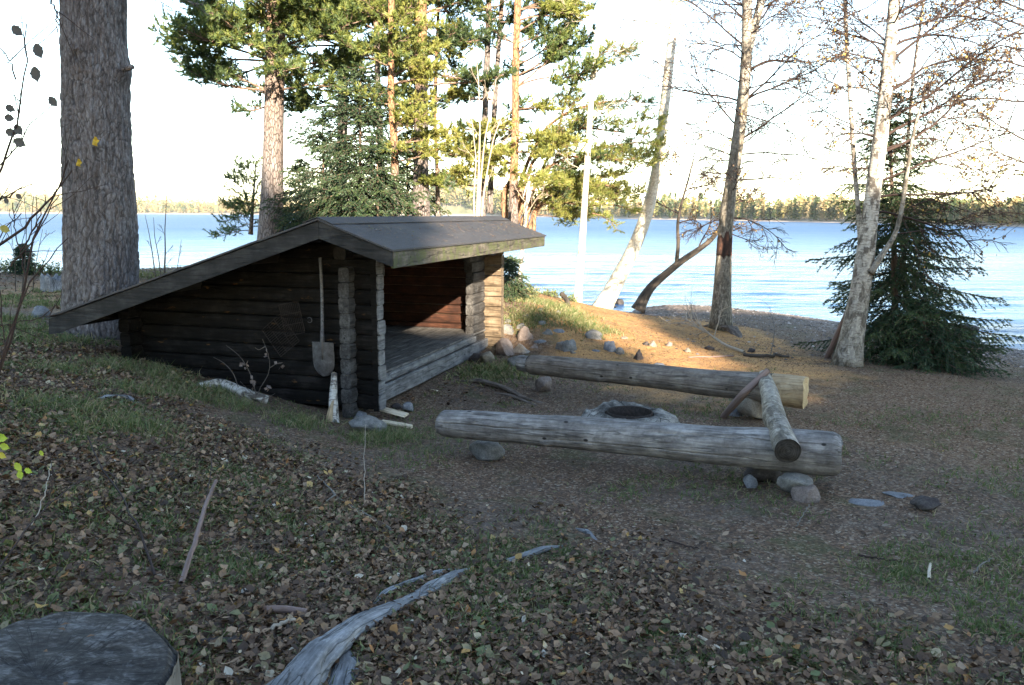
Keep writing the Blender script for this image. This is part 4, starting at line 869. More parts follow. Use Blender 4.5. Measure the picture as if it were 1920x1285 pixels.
# --- the big pine at left, plated bark modelled
def bigpine():
    p = atd(190, 655, 10.5); base = np.array([p[0], p[1], float(hz(p[0], p[1]))-.05])
    T = Tree('pine_tree', 'huge thick pine trunk with furrowed grey bark behind the low end of the shelter', base)
    c = [(192, 700), (190, 600), (190, 500), (188, 400), (184, 300), (181, 200), (178, 100), (176, 0), (174, -120), (172, -260)]
    P = pth(c, 10.5); P = np.vstack([P, P[-1]+np.array([0, 0, 8.])]); s0 = np.concatenate([[0], np.cumsum(np.linalg.norm(P[1:]-P[:-1], axis=1))])
    n1 = 620; s = np.concatenate([np.linspace(0, 6.0, n1), np.linspace(6.05, s0[-1], 60)]); C = np.stack([np.interp(s, s0, P[:, i]) for i in range(3)], 1)
    seg = 300; th = np.arange(seg)*2*pi/seg; R = np.interp(s, [0, .3, .8, 1.6, 3., 4.3, 6, 16], [.60, .51, .445, .415, .385, .37, .35, .12])
    TH, SS = np.meshgrid(th, s); RR = R[:, None]*np.ones((1, seg)); q = np.stack([np.cos(TH)*.42, np.sin(TH)*.42, SS], -1)
    RR = RR*(1+.05*fbm(q*np.array([2.2, 2.2, .5]), 3, 3))+.07*np.exp(-SS/.35)*np.sin(TH*5+1)*.6
    # bark plates: worley cells in (angle, height) warped
    wv = q*np.array([22., 22., 3.4]); wv = wv*(1+.18*fbm(q*1.7, 2, 47))[..., None]*np.array([1, 1, .9])+.6*np.stack([fbm(q*6, 2, 40), fbm(q*6, 2, 41), fbm(q*6, 2, 42)], -1)
    fl = np.floor(wv).astype(np.int64); F1 = np.full(TH.shape, 9.); F2 = F1.copy(); ID = F1*0
    for a in (-1, 0, 1):
        for b in (-1, 0, 1):
            for e in (-1, 0, 1):
                g = fl+np.array([a, b, e]); jx = np.stack([hsh(g[..., 0], g[..., 1], g[..., 2], k) for k in (1, 2, 3)], -1); dd = np.linalg.norm(g+jx-wv, axis=-1)
                m = dd < F1; F2 = np.where(m, F1, np.minimum(F2, dd)); ID = np.where(m, hsh(g[..., 0], g[..., 1], g[..., 2], 7), ID); F1 = np.where(m, dd, F1)
    crack = sst(.0, .30, F2-F1); rdg = 1-np.abs(fbm(q*np.array([12, 12, 1.1])+3, 3, 50)); RR = RR+.006*crack+.010*ID*crack+.016*sst(.4, 1., rdg)+.004*fbm(q*40*np.array([1, 1, .4]), 3, 8)-.01
    # knot bulge and the dead stub on the right side
    zb = np.interp(134, [0, 700], [0, 0])
    kn = atd(238, 132, 10.5)[2]; kz = kn-C[:, 2][:, None]; RR = RR+.055*np.exp(-(kz/.16)**2-((np.angle(np.exp(1j*(TH-.0))))/.5)**2)
    k2 = atd(170, 108, 10.2)[2]; RR = RR-.05*np.exp(-((C[:, 2][:, None]-k2)/.05)**2-((np.angle(np.exp(1j*(TH+pi*.53))))/.12)**2)+.03*np.exp(-((C[:, 2][:, None]-k2)/.16)**2-((np.angle(np.exp(1j*(TH+pi*.53))))/.35)**2)
    V = C[:, None]+np.stack([RR*np.cos(TH), RR*np.sin(TH), 0*RR], -1); n = len(s)
    i = np.arange(n-1)[:, None]*seg+np.arange(seg)[None]; j = np.arange(n-1)[:, None]*seg+((np.arange(seg)+1) % seg)[None]
    T.tr.add(V, np.stack([i, j, j+seg, i+seg], -1).reshape(-1, 4), np.stack([np.cos(TH)*.42, np.sin(TH)*.42, SS], -1), crack*(.5+.5*ID))
    T.bark = 'big_bark'; T.brbark = 'pine'
    r = np.random.default_rng(5)
    a = atd(232, 131, 10.35); b = atd(248, 126, 10.2); T.br.tube([a, b], [.035, .032], 8)
    for (x, y, z, dx, dy, L, dz) in ((175, -70, 0, -1.2, -.3, 1.9, -.25), (170, -110, 0, -.9, .5, 2.2, -.1), (180, -60, 0, .9, .35, 1.25, -.28), (180, -80, 0, .8, -.4, 1.2, -.1), (176, -140, 0, -1, 0., 2.4, -.35)):
        pine_branch(T.br, T.nd, atd(x, y, 10.5), (dx, dy, dz), L, r, .035, .12, 1.1, 0., .03, nl=.07, nw=.006, nn=22, up=.02)
    for k in range(26):
        a = r.random()*6.28; z = r.uniform(7.5, 14); pp = np.array([base[0], base[1], z]); pine_branch(T.br, T.nd, pp, (cos(a), sin(a), .2), r.uniform(1.5, 2.8), r, .04, .3, .5, .5, nl=.12, nw=.02, nn=8)
    T.done()
t = NT('big_pine_bark'); f = t.noise(t.bcv((1, 1, .45)), 38, 6, .75); g = t.noise(t.bcv((1, 1, .8)), 6, 4, .6); tn = t.attr('tint').outputs['Fac']
fl = t.noise(t.bcv((1, 1, .25)), 16, 4, .7)
k = t.ramp(t.math('ADD', t.math('MULTIPLY', f, .6), t.math('MULTIPLY', fl, .4)), [(.38, (.05, .04, .036)), (.5, (.125, .115, .115)), (.62, (.25, .245, .255))]); k = t.mix(t.math('MULTIPLY', g, .35), k, (.095, .07, .06))
k = t.mix(t.ramp(tn, [(0, .75), (.3, .1), (1, 0.)]), k, (.022, .018, .017))
lc = t.ramp(t.noise(t.bcv((1, 1, 1)), 55, 3, .7), [(.63, 0.), (.69, 1.)]); k = t.mix(t.math('MULTIPLY', lc, .3), k, (.30, .33, .30))
t.bsdf(k, .9, t.bump(t.math('ADD', f, fl), .8, .012)); MAT['big_bark'] = t.m
bigpine()
def leafcard(px, py, Y, s, lab, seed, yaw=0.):
    p = atd(px, py, Y); r = np.random.default_rng(seed); mb = MB(); n = 14; a = np.linspace(0, 2*pi, n, endpoint=False); rr = s*(.6+.4*np.abs(np.sin(a*2.5+seed)))*(1+.1*r.random(n))
    V = [p]+[p+np.array([rr[k]*sin(a[k])*.7, -.02*cos(3*a[k])-.012, rr[k]*cos(a[k])]) for k in range(n)]
    mb.faces(V, [(0, 1+k, 1+(k+1) % n) for k in range(n)], tint=.95, smooth=False); return tag(mb.build('leaf', MAT['yellow_leaf']), lab, 'leaf', 'yellow leaves on the big pine')
MAT['yellow_leaf'] = leafmat('yellow_leaf', [(0, (.45, .28, .03)), (1, (.50, .34, .03))], .2)
leafcard(180, 266, 10.03, .06, 'upper yellow leaf caught on the bark of the big pine', 1); leafcard(149, 306, 10.08, .05, 'lower brownish yellow leaf caught on the bark of the big pine', 4)
# --- pine generator
def pine(lab, pts, Y, r0, r1, orange, brs, seed, tint=.5, top=2., auto=0, zlo=None, zhi=None, aL=(1.2, 2.2), dens=1., name='pine_tree', nn=17, nl=.105, nw=.022, group=TG, otint=.5, seg=14):
    b = atd(*pts[0], Y); T = Tree(name, lab, np.array([b[0], b[1], float(hz(b[0], b[1]))]), group); r = np.random.default_rng(seed)
    Q, R = trunk(T, pts, Y, r0, r1, seg, 36, orange, seed=seed, top=top)
    zs = Q[:, 2]
    for (px, py, dx, dz, dy, L, *tt) in brs:
        z = atd(px, py, Y)[2]
        for rep in range(2):
            i = int(np.argmin(np.abs(zs-z-rep*.12))); pine_branch(T.br, T.nd, Q[i], (dx, dy+rep*r.normal(0, .45), dz+rep*r.normal(0, .2)), L*(1-.2*rep), r, max(.010, min(R[i]*.28, .03)), tt[0] if tt else tint, dens, otint, nl=nl, nw=nw, nn=nn)
    for k in range(auto):
        z = zlo+(zhi-zlo)*(k+r.random())/auto; i = int(np.argmin(np.abs(zs-z))); a = k*2.4+r.normal(0, .4); L = r.uniform(*aL)*(1-.5*max(0, (z-zlo)/(zhi-zlo))**2)
        pine_branch(T.br, T.nd, Q[i], (cos(a), sin(a), .15+.25*r.random()), L, r, max(.012, R[i]*.25), tint, dens*.85, otint, nl=nl, nw=nw, nn=nn)
    return T.done()
pine('tall pine with pale sunlit trunk and dense crown rising behind the shelter ridge', [(506, 470), (509, 400), (512, 300), (514, 200), (516, 100), (518, 0), (520, -150)], 18, .235, .15, (3.0, 9.0),
     [(513, 178, -1.3, .18, -.2, 1.9, .2), (514, 188, -1., .1, .6, 1.0, .2), (514, 160, .9, .1, -.6, 1.6), (514, 155, 1., .2, .3, 2.4), (515, 120, -1.2, .15, .3, 2.4, .25), (515, 110, -.9, .2, -.8, 2.1), (515, 100, 1.1, .1, -.5, 2.5), (515, 80, -1.1, .1, -.3, 2.3),
      (515, 70, .2, .1, -1, 2.), (516, 60, 1., .2, .6, 2.6), (516, 40, -1, .2, .5, 2.4), (516, 30, .7, .1, -.9, 2.4), (517, 10, -1, .1, -.2, 2.6), (517, 0, 1., .1, 0, 2.8), (517, -30, -1, 0, -.6, 2.8), (517, -30, .8, 0, -.6, 2.8), (514, 140, .5, .1, -1, 1.6), (515, 90, -.4, .1, -1, 1.8)], 11, .36, 4., 26, 6., 12., (1.8, 2.8), 1.25, nn=16)
pine('broad crowned pine rising behind the dark narrow spruce', [(640, 430), (641, 300), (643, 150), (646, 20), (648, -120)], 20.5, .13, .09, (7, 9), [(642, 235, .9, .1, -.5, 1.5, .35), (642, 215, -.9, .1, -.5, 1.6, .35), (643, 190, 1, .2, -.4, 1.9, .5), (643, 170, -1, .1, -.3, 1.9, .4), (643, 150, .3, .1, -1, 1.5, .5), (644, 120, 1, .2, -.3, 2.1, .6), (644, 100, -1, .2, -.4, 2.0, .4), (645, 70, .8, .2, -.6, 2.0, .6), (645, 50, -.8, .2, -.6, 2.0, .5), (646, 20, .9, .1, -.4, 2.2, .5), (646, 0, -.8, .1, -.5, 2.2, .4), (643, 140, .9, .1, .3, 2., .5), (645, 60, .2, .1, -1, 1.6, .6), (646, 10, .2, 0, -1, 1.8, .6)], 19, .45, 6., 24, 5.5, 11, (1.6, 2.4), 1.2)
pine('thin bright needled pine just right of the straight dark pine', [(822, 430), (820, 330), (815, 220), (818, 120), (822, 20), (824, -60)], 18.8, .05, .03, (2, 4), [(820, 330, 1, .05, -.5, 1., .85), (820, 310, 1.1, .1, -.2, 1.3, .9), (819, 290, -.9, .05, -.6, 1., .85), (818, 280, .7, .0, -.8, 1., .9), (817, 265, .9, .1, .3, 1.1, .8), (816, 235, -.9, .2, -.5, .9, .85), (815, 205, .8, .2, -.4, .7, .8), (816, 180, -.9, .3, -.5, .9, .9), (817, 150, -.6, .3, -.8, .8, .9), (817, 120, .9, .5, -.3, .8, .95), (818, 90, .7, .4, -.6, .7, .8), (818, 110, -.9, .3, -.3, .8, .9)], 23, .8, 1., 6, 4.8, 6.5, (.5, .8), 1.4, nn=18, nl=.09)
pine('straight dark pine standing behind the middle of the roof', [(790, 420), (789, 300), (790, 200), (790, 100), (788, 0), (788, -150)], 18, .165, .10, (4.2, 5.6),
     [(790, 158, 1.2, .1, -.1, 1.9, .15), (790, 120, .7, .2, -.6, 1.2, .2), (789, 90, 1., .25, .3, 1.4, .15), (789, 60, -.8, .2, -.4, 1.2, .6), (789, 30, .9, .3, -.3, 1.2, .2), (789, 10, -.9, .2, .3, 1.4, .5), (789, -10, 1, .1, 0, 1.3, .2), (790, 350, .6, .1, -.5, .5, .6), (790, 345, .9, 0, .4, .6, .3), (790, 190, .5, .2, .8, .9, .2), (789, -30, .6, .1, -.8, 1.5)], 12, .3, 4., 16, 6.5, 12, (1.0, 1.9), 1.1)
pine('slim crooked pine with bright orange trunk and yellow green sprays behind the roof', [(741, 425), (740, 350), (740, 290), (739, 250), (734, 215), (731, 170), (735, 120), (733, 40), (735, -60)], 16.8, .085, .05, (2.6, 3.3),
     [(739, 300, 1.1, .15, -.3, 1.1, .75), (739, 275, .9, .05, .2, 1.2, .8), (738, 250, 1, .2, -.6, .9, .75), (735, 215, .9, .15, -.5, 1.0, .85), (733, 190, -.8, .2, -.6, .8, .6), (731, 170, 1.1, .5, -.3, 1.1, .95), (731, 150, .9, .25, -.5, 1., .7), (732, 130, -.8, .2, -.6, 1.1, .5), (734, 110, 1, .2, .3, 1.0, .7), (734, 90, .5, .3, -.9, .9, .6), (733, 60, 1, .3, -.3, .9, .7), (733, 40, -1, .2, -.4, .9, .5), (739, 262, .4, .1, -1, .7, .7)], 13, .6, 1.5, 10, 5., 7.5, (.6, 1.), 1.3, nn=18, nl=.09)
pine('slim dark pine close behind the orange stemmed one', [(716, 425), (717, 340), (713, 260), (708, 150), (705, 20), (702, -80)], 17.6, .075, .045, (5, 7), [(714, 240, -.8, .2, -.5, .8, .3), (712, 200, .8, .2, -.6, .8, .4), (710, 150, -.9, .2, .2, 1., .3), (708, 110, .6, .2, -.8, 1., .4), (706, 60, -.8, .2, -.5, 1., .4), (705, 30, .8, .3, -.5, 1., .4)], 14, .35, 2., 12, 4.6, 8., (.7, 1.2), 1.1)
pine('dark double pine stem left of the long low branches', [(903, 430), (906, 300), (910, 200), (914, 100), (917, 0), (919, -90)], 19.5, .085, .06, (6, 8), [(907, 150, -1, .1, -.3, 1.0, .12), (907, 190, -.9, .05, .3, .9, .15), (910, 90, -1., .2, .3, 1.1, .15), (909, 260, -.6, .1, -.7, .9, .2), (904, 330, .6, .2, -.6, .9, .7), (904, 350, -.9, .05, -.5, 1.1, .75), (905, 300, -.9, .1, -.6, 1., .8), (905, 290, .7, .1, -.8, .9, .7), (907, 270, .8, .1, -.6, .9, .6), (915, 50, .8, .3, -.3, .8, .2)], 15, .4, 2.5, 14, 6.5, 10, (.8, 1.5), 1.15, otint=.3)
pine('thin dark leaning pine stem between the double stem and the orange one', [(918, 400), (924, 260), (930, 160), (937, 60), (944, -40)], 19.9, .07, .05, (6, 8), [(930, 150, .8, .5, .2, .8, .15), (934, 100, -.9, .3, -.3, .9, .12), (936, 70, .9, .4, -.3, 1., .2), (928, 200, -.8, .3, .2, .8, .2), (926, 230, .8, .3, -.5, .9, .2)], 16, .2, 3., 10, 6.3, 10, (.8, 1.3), 1.0)
pine('orange barked pine right of the dark double stem with high spreading boughs', [(962, 425), (963, 330), (967, 230), (966, 160), (968, 80), (971, 0), (973, -80)], 19.0, .10, .07, (2.2, 3.2), [(966, 168, 1.1, .55, -.2, 2.1, .4), (966, 150, 1.2, .5, .2, 1.9, .3), (967, 120, 1, .5, -.6, 1.3, .3), (968, 80, .9, .4, .3, 1.5, .45), (969, 50, 1, .3, -.3, 1.6, .6), (970, 20, 1.1, .2, -.2, 1.9, .7), (968, 90, -.9, .3, -.4, .9, .2), (965, 215, .8, .05, -.7, .9, .75), (964, 240, -.9, .1, -.6, 1.1, .8), (964, 260, .9, -.05, -.5, 1.4, .8), (964, 280, .6, .05, -1, 1., .75), (963, 310, -.8, 0, -.7, 1.2, .8), (963, 330, .9, 0, -.8, 1.3, .75), (970, 5, .6, .3, .6, 1.2, .4)], 17, .5, 2.5, 14, 6.5, 10, (1., 1.7), 1.2)
# low, wide pine with long boughs over the beach
def lowpine():
    b = atd(985, 432, 19.5); T = Tree('pine_tree', 'low spreading multi stemmed pine with long sunlit orange boughs reaching over the shore', [b[0], b[1], float(hz(b[0], b[1]))], TG); r = np.random.default_rng(18)
    stems = [([(945, 440), (946, 400), (942, 370), (960, 340)], .10, .06), ([(978, 440), (985, 405), (1005, 380), (1035, 350), (1085, 335), (1120, 332)], .085, .03), ([(988, 440), (1003, 395), (1040, 368), (1080, 352), (1130, 348)], .06, .02),
             ([(960, 440), (965, 395), (975, 330), (1010, 250), (1050, 215), (1110, 195), (1180, 190)], .06, .018), ([(965, 440), (972, 380), (1000, 300), (1040, 255), (1080, 240), (1130, 240), (1180, 245)], .055, .016),
             ([(1000, 440), (1006, 400), (1020, 380), (1050, 385)], .05, .03), ([(970, 420), (990, 340), (1040, 300), (1100, 290), (1170, 300)], .045, .014), ([(990, 430), (1020, 350), (1080, 300), (1130, 270), (1190, 265)], .045, .014), ([(985, 430), (1000, 340), (1040, 270), (1060, 180), (1090, 130), (1150, 85)], .045, .012)]
    for k, (c, a, b2) in enumerate(stems):
        Yv = 19.5+r.uniform(-.6, .6); Q = smooth(pth(c, Yv), 22); Q += np.cumsum(r.normal(0, .012, Q.shape), 0); T.tr.tube(Q, radii(Q, a, b2), 9, tint=.85)
        n = 19 if k else 4
        for t_ in np.linspace(.35 if k not in (1, 2) else .45, 1., n):
            q, tn = at_t(Q, min(t_, .999)); s = 1 if r.random() < .5 else -1
            dd = tn*.6+np.array([0, -1., 0])*s*r.uniform(.1, 1.)+np.array([r.uniform(-.1, .5), 0, r.uniform(-.45, .35)])
            pine_branch(T.br, T.nd, q, dd, r.uniform(.45, .95), r, .012, .72 if r.random() < .75 else .2, 1.5, .8, nl=.085, nw=.013, nn=16, bare=.3)
    for (x, y, dx, dz, L) in ((1030, 390, 1, -.1, .9), (1060, 380, 1, -.15, 1.), (1090, 375, 1, -.1, 1.), (1130, 360, 1, -.2, .9), (1150, 385, 1, -.1, .6), (1000, 360, .8, .1, .8), (980, 330, .7, .1, .8), (1060, 400, .9, -.2, .8), (1110, 400, .9, -.2, .7)):
        pine_branch(T.br, T.nd, atd(x, y, 19.3+r.uniform(-.5, .5)), (dx, r.uniform(-.6, .4), dz), L, r, .014, .7, 1.6, .8, nn=16, bare=.15)
    T.done()
lowpine()
# --- spruce generator
def spruce(lab, px, pyb, pyt, Y, rad, seed, nwh, tint=.4, r0=.07, lean=0., group=None, sag=.10, zb=None, lowest=.06, asym=None, nw=.02, nl=.035, dens=1., name='spruce_tree', topw=.06, mat='spruce_needle'):
    b = atd(px, pyb, Y); g = float(hz(b[0], b[1])); b[2] = g if zb is None else zb; top = atd(px+lean, pyt, Y); T = Tree(name, lab, b, group, 'spruce_bark', mat); r = np.random.default_rng(seed)
    Q = smooth([b, (b+top)/2+np.array([.02, 0, 0]), top], 20); T.tr.tube(Q, radii(Q, r0, .008), 8); H = top[2]-b[2]
    C = []; D = []; TI = []; sag0 = sag
    for w in range(nwh):
        t_ = lowest+(1-lowest)*((w+.5*r.random())/nwh)**.92; q, _ = at_t(Q, min(t_, .995)); nb = r.integers(5, 8)
        prof = (1-t_)**.75+topw
        for k in range(nb):
            q, _ = at_t(Q, min(t_+r.uniform(-.7, .7)/nwh, .995)); sag = sag0*r.uniform(.3, 1.9); a = 6.283*k/nb+r.random()*1.3+w; L = rad*prof*r.uniform(.5, 1.2)
            if asym is not None: L *= 1+asym*cos(a)*(1-t_)
            if L < .07: continue
            dz = .15 if t_ < .7 else .5; n = 8; P = limb(q, (cos(a), sin(a), dz-.25*(1-t_)), L, n, r, sag, sag*1.5, .06); T.br.tube(P, np.linspace(.004+.010*L, .003, n), 4)
            m = max(3, int(L*13*dens)); 
            for u in np.linspace(.12, 1, m):
                p2, tn = at_t(P, min(u, .999)); side = nrm(np.cross(tn, [0, 0, 1])); ti = np.clip(tint+r.normal(0, .18)+.25*(u > .85), 0, 1)
                for s in (-1, 1):
                    l2 = (.10+.34*L*(1.05-u))*r.uniform(.6, 1.15); d2 = nrm(tn*.8+side*s*r.uniform(.3, 1.1)+np.array([0, 0, r.uniform(-.75, .1)])); m2 = max(3, int(l2/.035*dens)); z = np.linspace(.0, 1, m2)[:, None]
                    pts_ = p2+d2*l2*z+np.array([0, 0, -.3])*l2*z**2; C.append(pts_); D.append(np.repeat(d2[None], m2, 0)); TI.append(np.full(m2, ti))
                    T.br.tube(np.array([p2, p2+d2*l2*.5-np.array([0, 0, .075*l2]), p2+d2*l2-np.array([0, 0, .3*l2])]), np.array([.0035, .003, .002]), 3)
                C.append(p2[None]); D.append(tn[None]); TI.append(np.array([ti]))
    C = np.concatenate(C); D = np.concatenate(D); TI = np.concatenate(TI); needles(T.nd, C, D, nl, 7, nw, r, 1.0, TI)
    return T.done()
spruce('dark narrow spruce close behind the near roof ridge', 668, 430, 130, 16.6, 1.75, 31, 36, .5, .07, 8, lowest=.0, dens=.8, nw=.022, nl=.05, topw=.1)
spruce('second darker spruce just left of the narrow one behind the ridge', 604, 440, 200, 17.2, 1.5, 32, 24, .4, .05, 0, lowest=.0, dens=.8, nw=.022, nl=.05, topw=.08)
spruce('open light green spruce filling the gap between the slim stems and the straight dark pine', 762, 432, 215, 18.9, 1.15, 42, 24, .8, .045, 0, lowest=.0, dens=.8, nw=.024, nl=.055)
spruce('slim dark spruce between the pale sunlit pine trunk and the dark spruces', 560, 440, 300, 18.4, .85, 43, 16, .45, .04, 0, lowest=.0, dens=.8, nw=.024, nl=.055)
spruce('bushy spruce sapling just right of the straight slim stems behind the roof', 706, 435, 250, 16.2, .8, 39, 18, .5, .04, 0, lowest=.0, dens=.8, nw=.022, nl=.05)
spruce('dense dark spruce spreading to the ground around the leaning white birch', 1678, 700, 175, 12.6, 1.45, 33, 30, .62, .07, -12, lowest=.015, asym=.05, dens=.9, nw=.017, nl=.045, topw=.10, sag=.12)
spruce('low wide skirt spruce sprawling on the sand right of the leaning birch', 1730, 715, 560, 11.9, 1.02, 34, 13, .5, .05, 0, lowest=.0, asym=.25, dens=1., nw=.017, nl=.045, sag=.10, topw=.15)
spruce('small spruce sapling beside the far corner of the shelter', 953, 560, 480, 14.9, .45, 35, 12, .5, .02, 0, lowest=.02, dens=1.1, nw=.016, nl=.045)
spruce('tiny dark spruce on the left bank in front of the lake', 44, 530, 455, 20.5, .34, 36, 12, .2, .025, -2, lowest=.02, dens=1.2, nl=.05, nw=.02)
def youngpine():
    P = [(470, 440), (474, 380), (480, 310)]; b = atd(*P[0], 19.); T = Tree('pine_tree', 'young open pine at the water side left of the pale sunlit trunk', [b[0], b[1], float(hz(b[0], b[1]))], TG); r = np.random.default_rng(40)
    Q, R = trunk(T, P, 19., .05, .015, 8, 16, (9, 10))
    for k, z in enumerate(np.linspace(.05, .98, 30)):
        q, _ = at_t(Q, z); a = 2.6+k*2.1; L = .95*(1-.55*z); pine_branch(T.br, T.nd, q, (cos(a)*1.2, sin(a)*.7, .1+.3*z), L, r, .012, .22, 1.3, .1, nl=.07, nw=.013, nn=16)
    T.done()
youngpine()
# --- broadleaved trees: recursive fine twigs
def twigs(T, p, d, L, r, lev, rad, leafp, grav=.02, wig=.12, ang=.7, kids=6, leafs=None, tint=0., ls=.05, upb=.0):
    n = 9 if lev > 1 else (6 if lev == 1 else 4); P = limb(p, d, L, n, r, grav, upb, wig); T.br.tube(P, np.linspace(rad, max(.0034, rad*.3), n), 6 if rad > .02 else (4 if lev > 0 else 3), tint=tint)
    if leafs is not None and lev <= 1:
        m = r.poisson(leafp*L*6); 
        for _ in range(m):
            q, tn = at_t(P, r.uniform(.25, 1)*.999); leafs.append((q+r.normal(0, .02, 3), r.random()))
    if lev == 0: return
    for k in range(kids):
        t_ = .22+.78*(k+r.random())/kids; q, tn = at_t(P, min(t_, .999)); sd = nrm(np.cross(tn, r.normal(size=3))); a = ang*r.uniform(.7, 1.25)
        d2 = nrm(tn*cos(a)+sd*sin(a)+np.array([0, 0, .10 if lev > 1 else -.12])); l2 = L*r.uniform(.34, .62)*(1.12-.55*t_)
        twigs(T, q, d2, l2, r, lev-1, max(.0036, rad*.45), leafp, grav, wig*1.15, ang, kids if lev > 1 else max(3, kids-1), leafs, tint, ls, upb)
def addleaves(mb, leafs, r, s):
    if not leafs: return
    C = np.array([a[0] for a in leafs]); ti = np.array([a[1] for a in leafs]); n = len(C); u = nrm(r.normal(size=(n, 3))+np.array([0, 0, -.7])); v = nrm(np.cross(u, r.normal(size=(n, 3)))); w = np.cross(u, v); L = s*(.6+.7*r.random((n, 1)))
    V = np.stack([C, C+u*L*.5+v*L*.38, C+u*L, C+u*L*.5-v*L*.38, C+u*L*.55+w*L*.14], 1).reshape(-1, 3); o = np.arange(n)[:, None]*5
    F = np.concatenate([o+np.array([0, 1, 4]), o+np.array([1, 2, 4]), o+np.array([2, 3, 4]), o+np.array([3, 0, 4])]); mb.add(V, F, tint=np.repeat(ti, 5), smooth=False)
def broad(lab, stems, Y, brs, seed, bark='birch', leaf='autumn_leaf', name='birch_tree', twig='twig_bark', leafp=.2, ls=.05, lev=2, kids=6, base=None, group='birches on the shore', grav=.03, tinttop=0., oldz=None, auto=None, ang=.7, wig=.12, topl=1.5, seg=14, rsc=1.):
    p = atd(*stems[0][0][0][:2], Y if len(stems[0][0][0]) < 3 else stems[0][0][0][2]); g = float(hz(p[0], p[1])); T = Tree(name, lab, [p[0], p[1], g], group, bark, leaf); T.brbark = twig; r = np.random.default_rng(seed); QQ = []
    for (c, a, b) in stems:
        P = pth(c, Y); Q = smooth(np.vstack([P, P[-1]+nrm(P[-1]-P[-2])*topl]) if topl and c[-1][1] <= 20 else P, 34); R = radii(Q, a, b, .8); q = np.linspace(0, 1, 34); R = R*(1+.45*np.exp(-q*14) if len(QQ) == 0 else 1)
        R = R*(1+.05*vnoise(np.stack([q*20, q*0, q*0+seed], -1), 3)); T.tr.tube(Q, R, seg); T.tr.flush(); z = T.tr.v[-1][:, 2]
        if oldz: T.tr.t[-1] = np.interp(z, oldz[0], oldz[1])
        QQ.append((Q, R))
    leafs = []
    for (si, py, dx, dz, dy, L) in brs:
        Q, R = QQ[si]; ys = np.array([proj(q)[1] for q in Q]); i = int(np.argmin(np.abs(ys-py))); twigs(T, Q[i], (dx, dy, dz), L, r, lev, max(.006, min(R[i]*.3, .008*L+.004))*rsc, leafp, grav, wig, ang, kids, leafs, 0., ls)
    if auto:
        for (si, n, t0, t1, L0, L1, dz) in auto:
            Q, R = QQ[si]
            for k in range(n):
                t_ = t0+(t1-t0)*(k+r.random())/n; q, tn = at_t(Q, min(t_, .999)); a = k*2.4+r.normal(0, .5); L = L0+(L1-L0)*(t_-t0)/(t1-t0); twigs(T, q, (cos(a), sin(a), dz), L, r, lev, (.006+.008*L)*rsc, leafp, grav, wig, ang, kids, leafs, 0., ls)
    addleaves(T.nd, leafs, r, ls); return T.done(), QQ
BG = 'birches on the shore'
def band(tree, Q, R, y0, y1, lab, seed):
    """ragged ring of stripped inner bark round a trunk between two picture heights"""
    ys = np.array([proj(q)[1] for q in Q]); o = np.argsort(ys); f = lambda y: np.array([np.interp(y, ys[o], Q[o, k]) for k in range(3)]); n = 12; sg = 40; th = np.arange(sg)*2*pi/sg; c = []
    for k, y in enumerate(np.linspace(y1, y0, n)): c.append(f(y))
    c = np.array(c); rr = np.interp(np.linspace(y1, y0, n), ys[o], R[o])+.006; V = c[:, None]+rr[:, None, None]*np.stack([np.cos(th), np.sin(th), 0*th], -1)[None]
    jag = fbm(np.stack([np.cos(th)*3, np.sin(th)*3, th*0+seed], -1), 3, seed); V[0, :, 2] += jag*.14; V[-1, :, 2] += jag[::-1]*.12; V[0, :, :2] = c[0, :2]+(V[0, :, :2]-c[0, :2])*.93; V[-1, :, :2] = c[-1, :2]+(V[-1, :, :2]-c[-1, :2])*.93
    i = np.arange(n-1)[:, None]*sg+np.arange(sg)[None]; j = np.arange(n-1)[:, None]*sg+((np.arange(sg)+1) % sg)[None]; mb = MB(); mb.add(V-np.array(tree.location), np.stack([i, j, j+sg, i+sg], -1).reshape(-1, 4), np.stack([np.cos(th)*.2+0*rr[:, None], np.sin(th)*.2+0*rr[:, None], np.linspace(0, .4, n)[:, None]+0*th], -1))
    ob = mb.build('stripped_bark', MAT['inner_bark'], tree); ob['label'] = lab
t = NT('inner_bark'); f = t.noise(t.bcv((1, 1, .5)), 9, 5, .65); t.bsdf(t.ramp(f, [(.40, (.020, .013, .011)), (.56, (.055, .028, .021)), (.74, (.20, .08, .04))]), .85, t.bump(f, .6, .01)); MAT['inner_bark'] = t.m
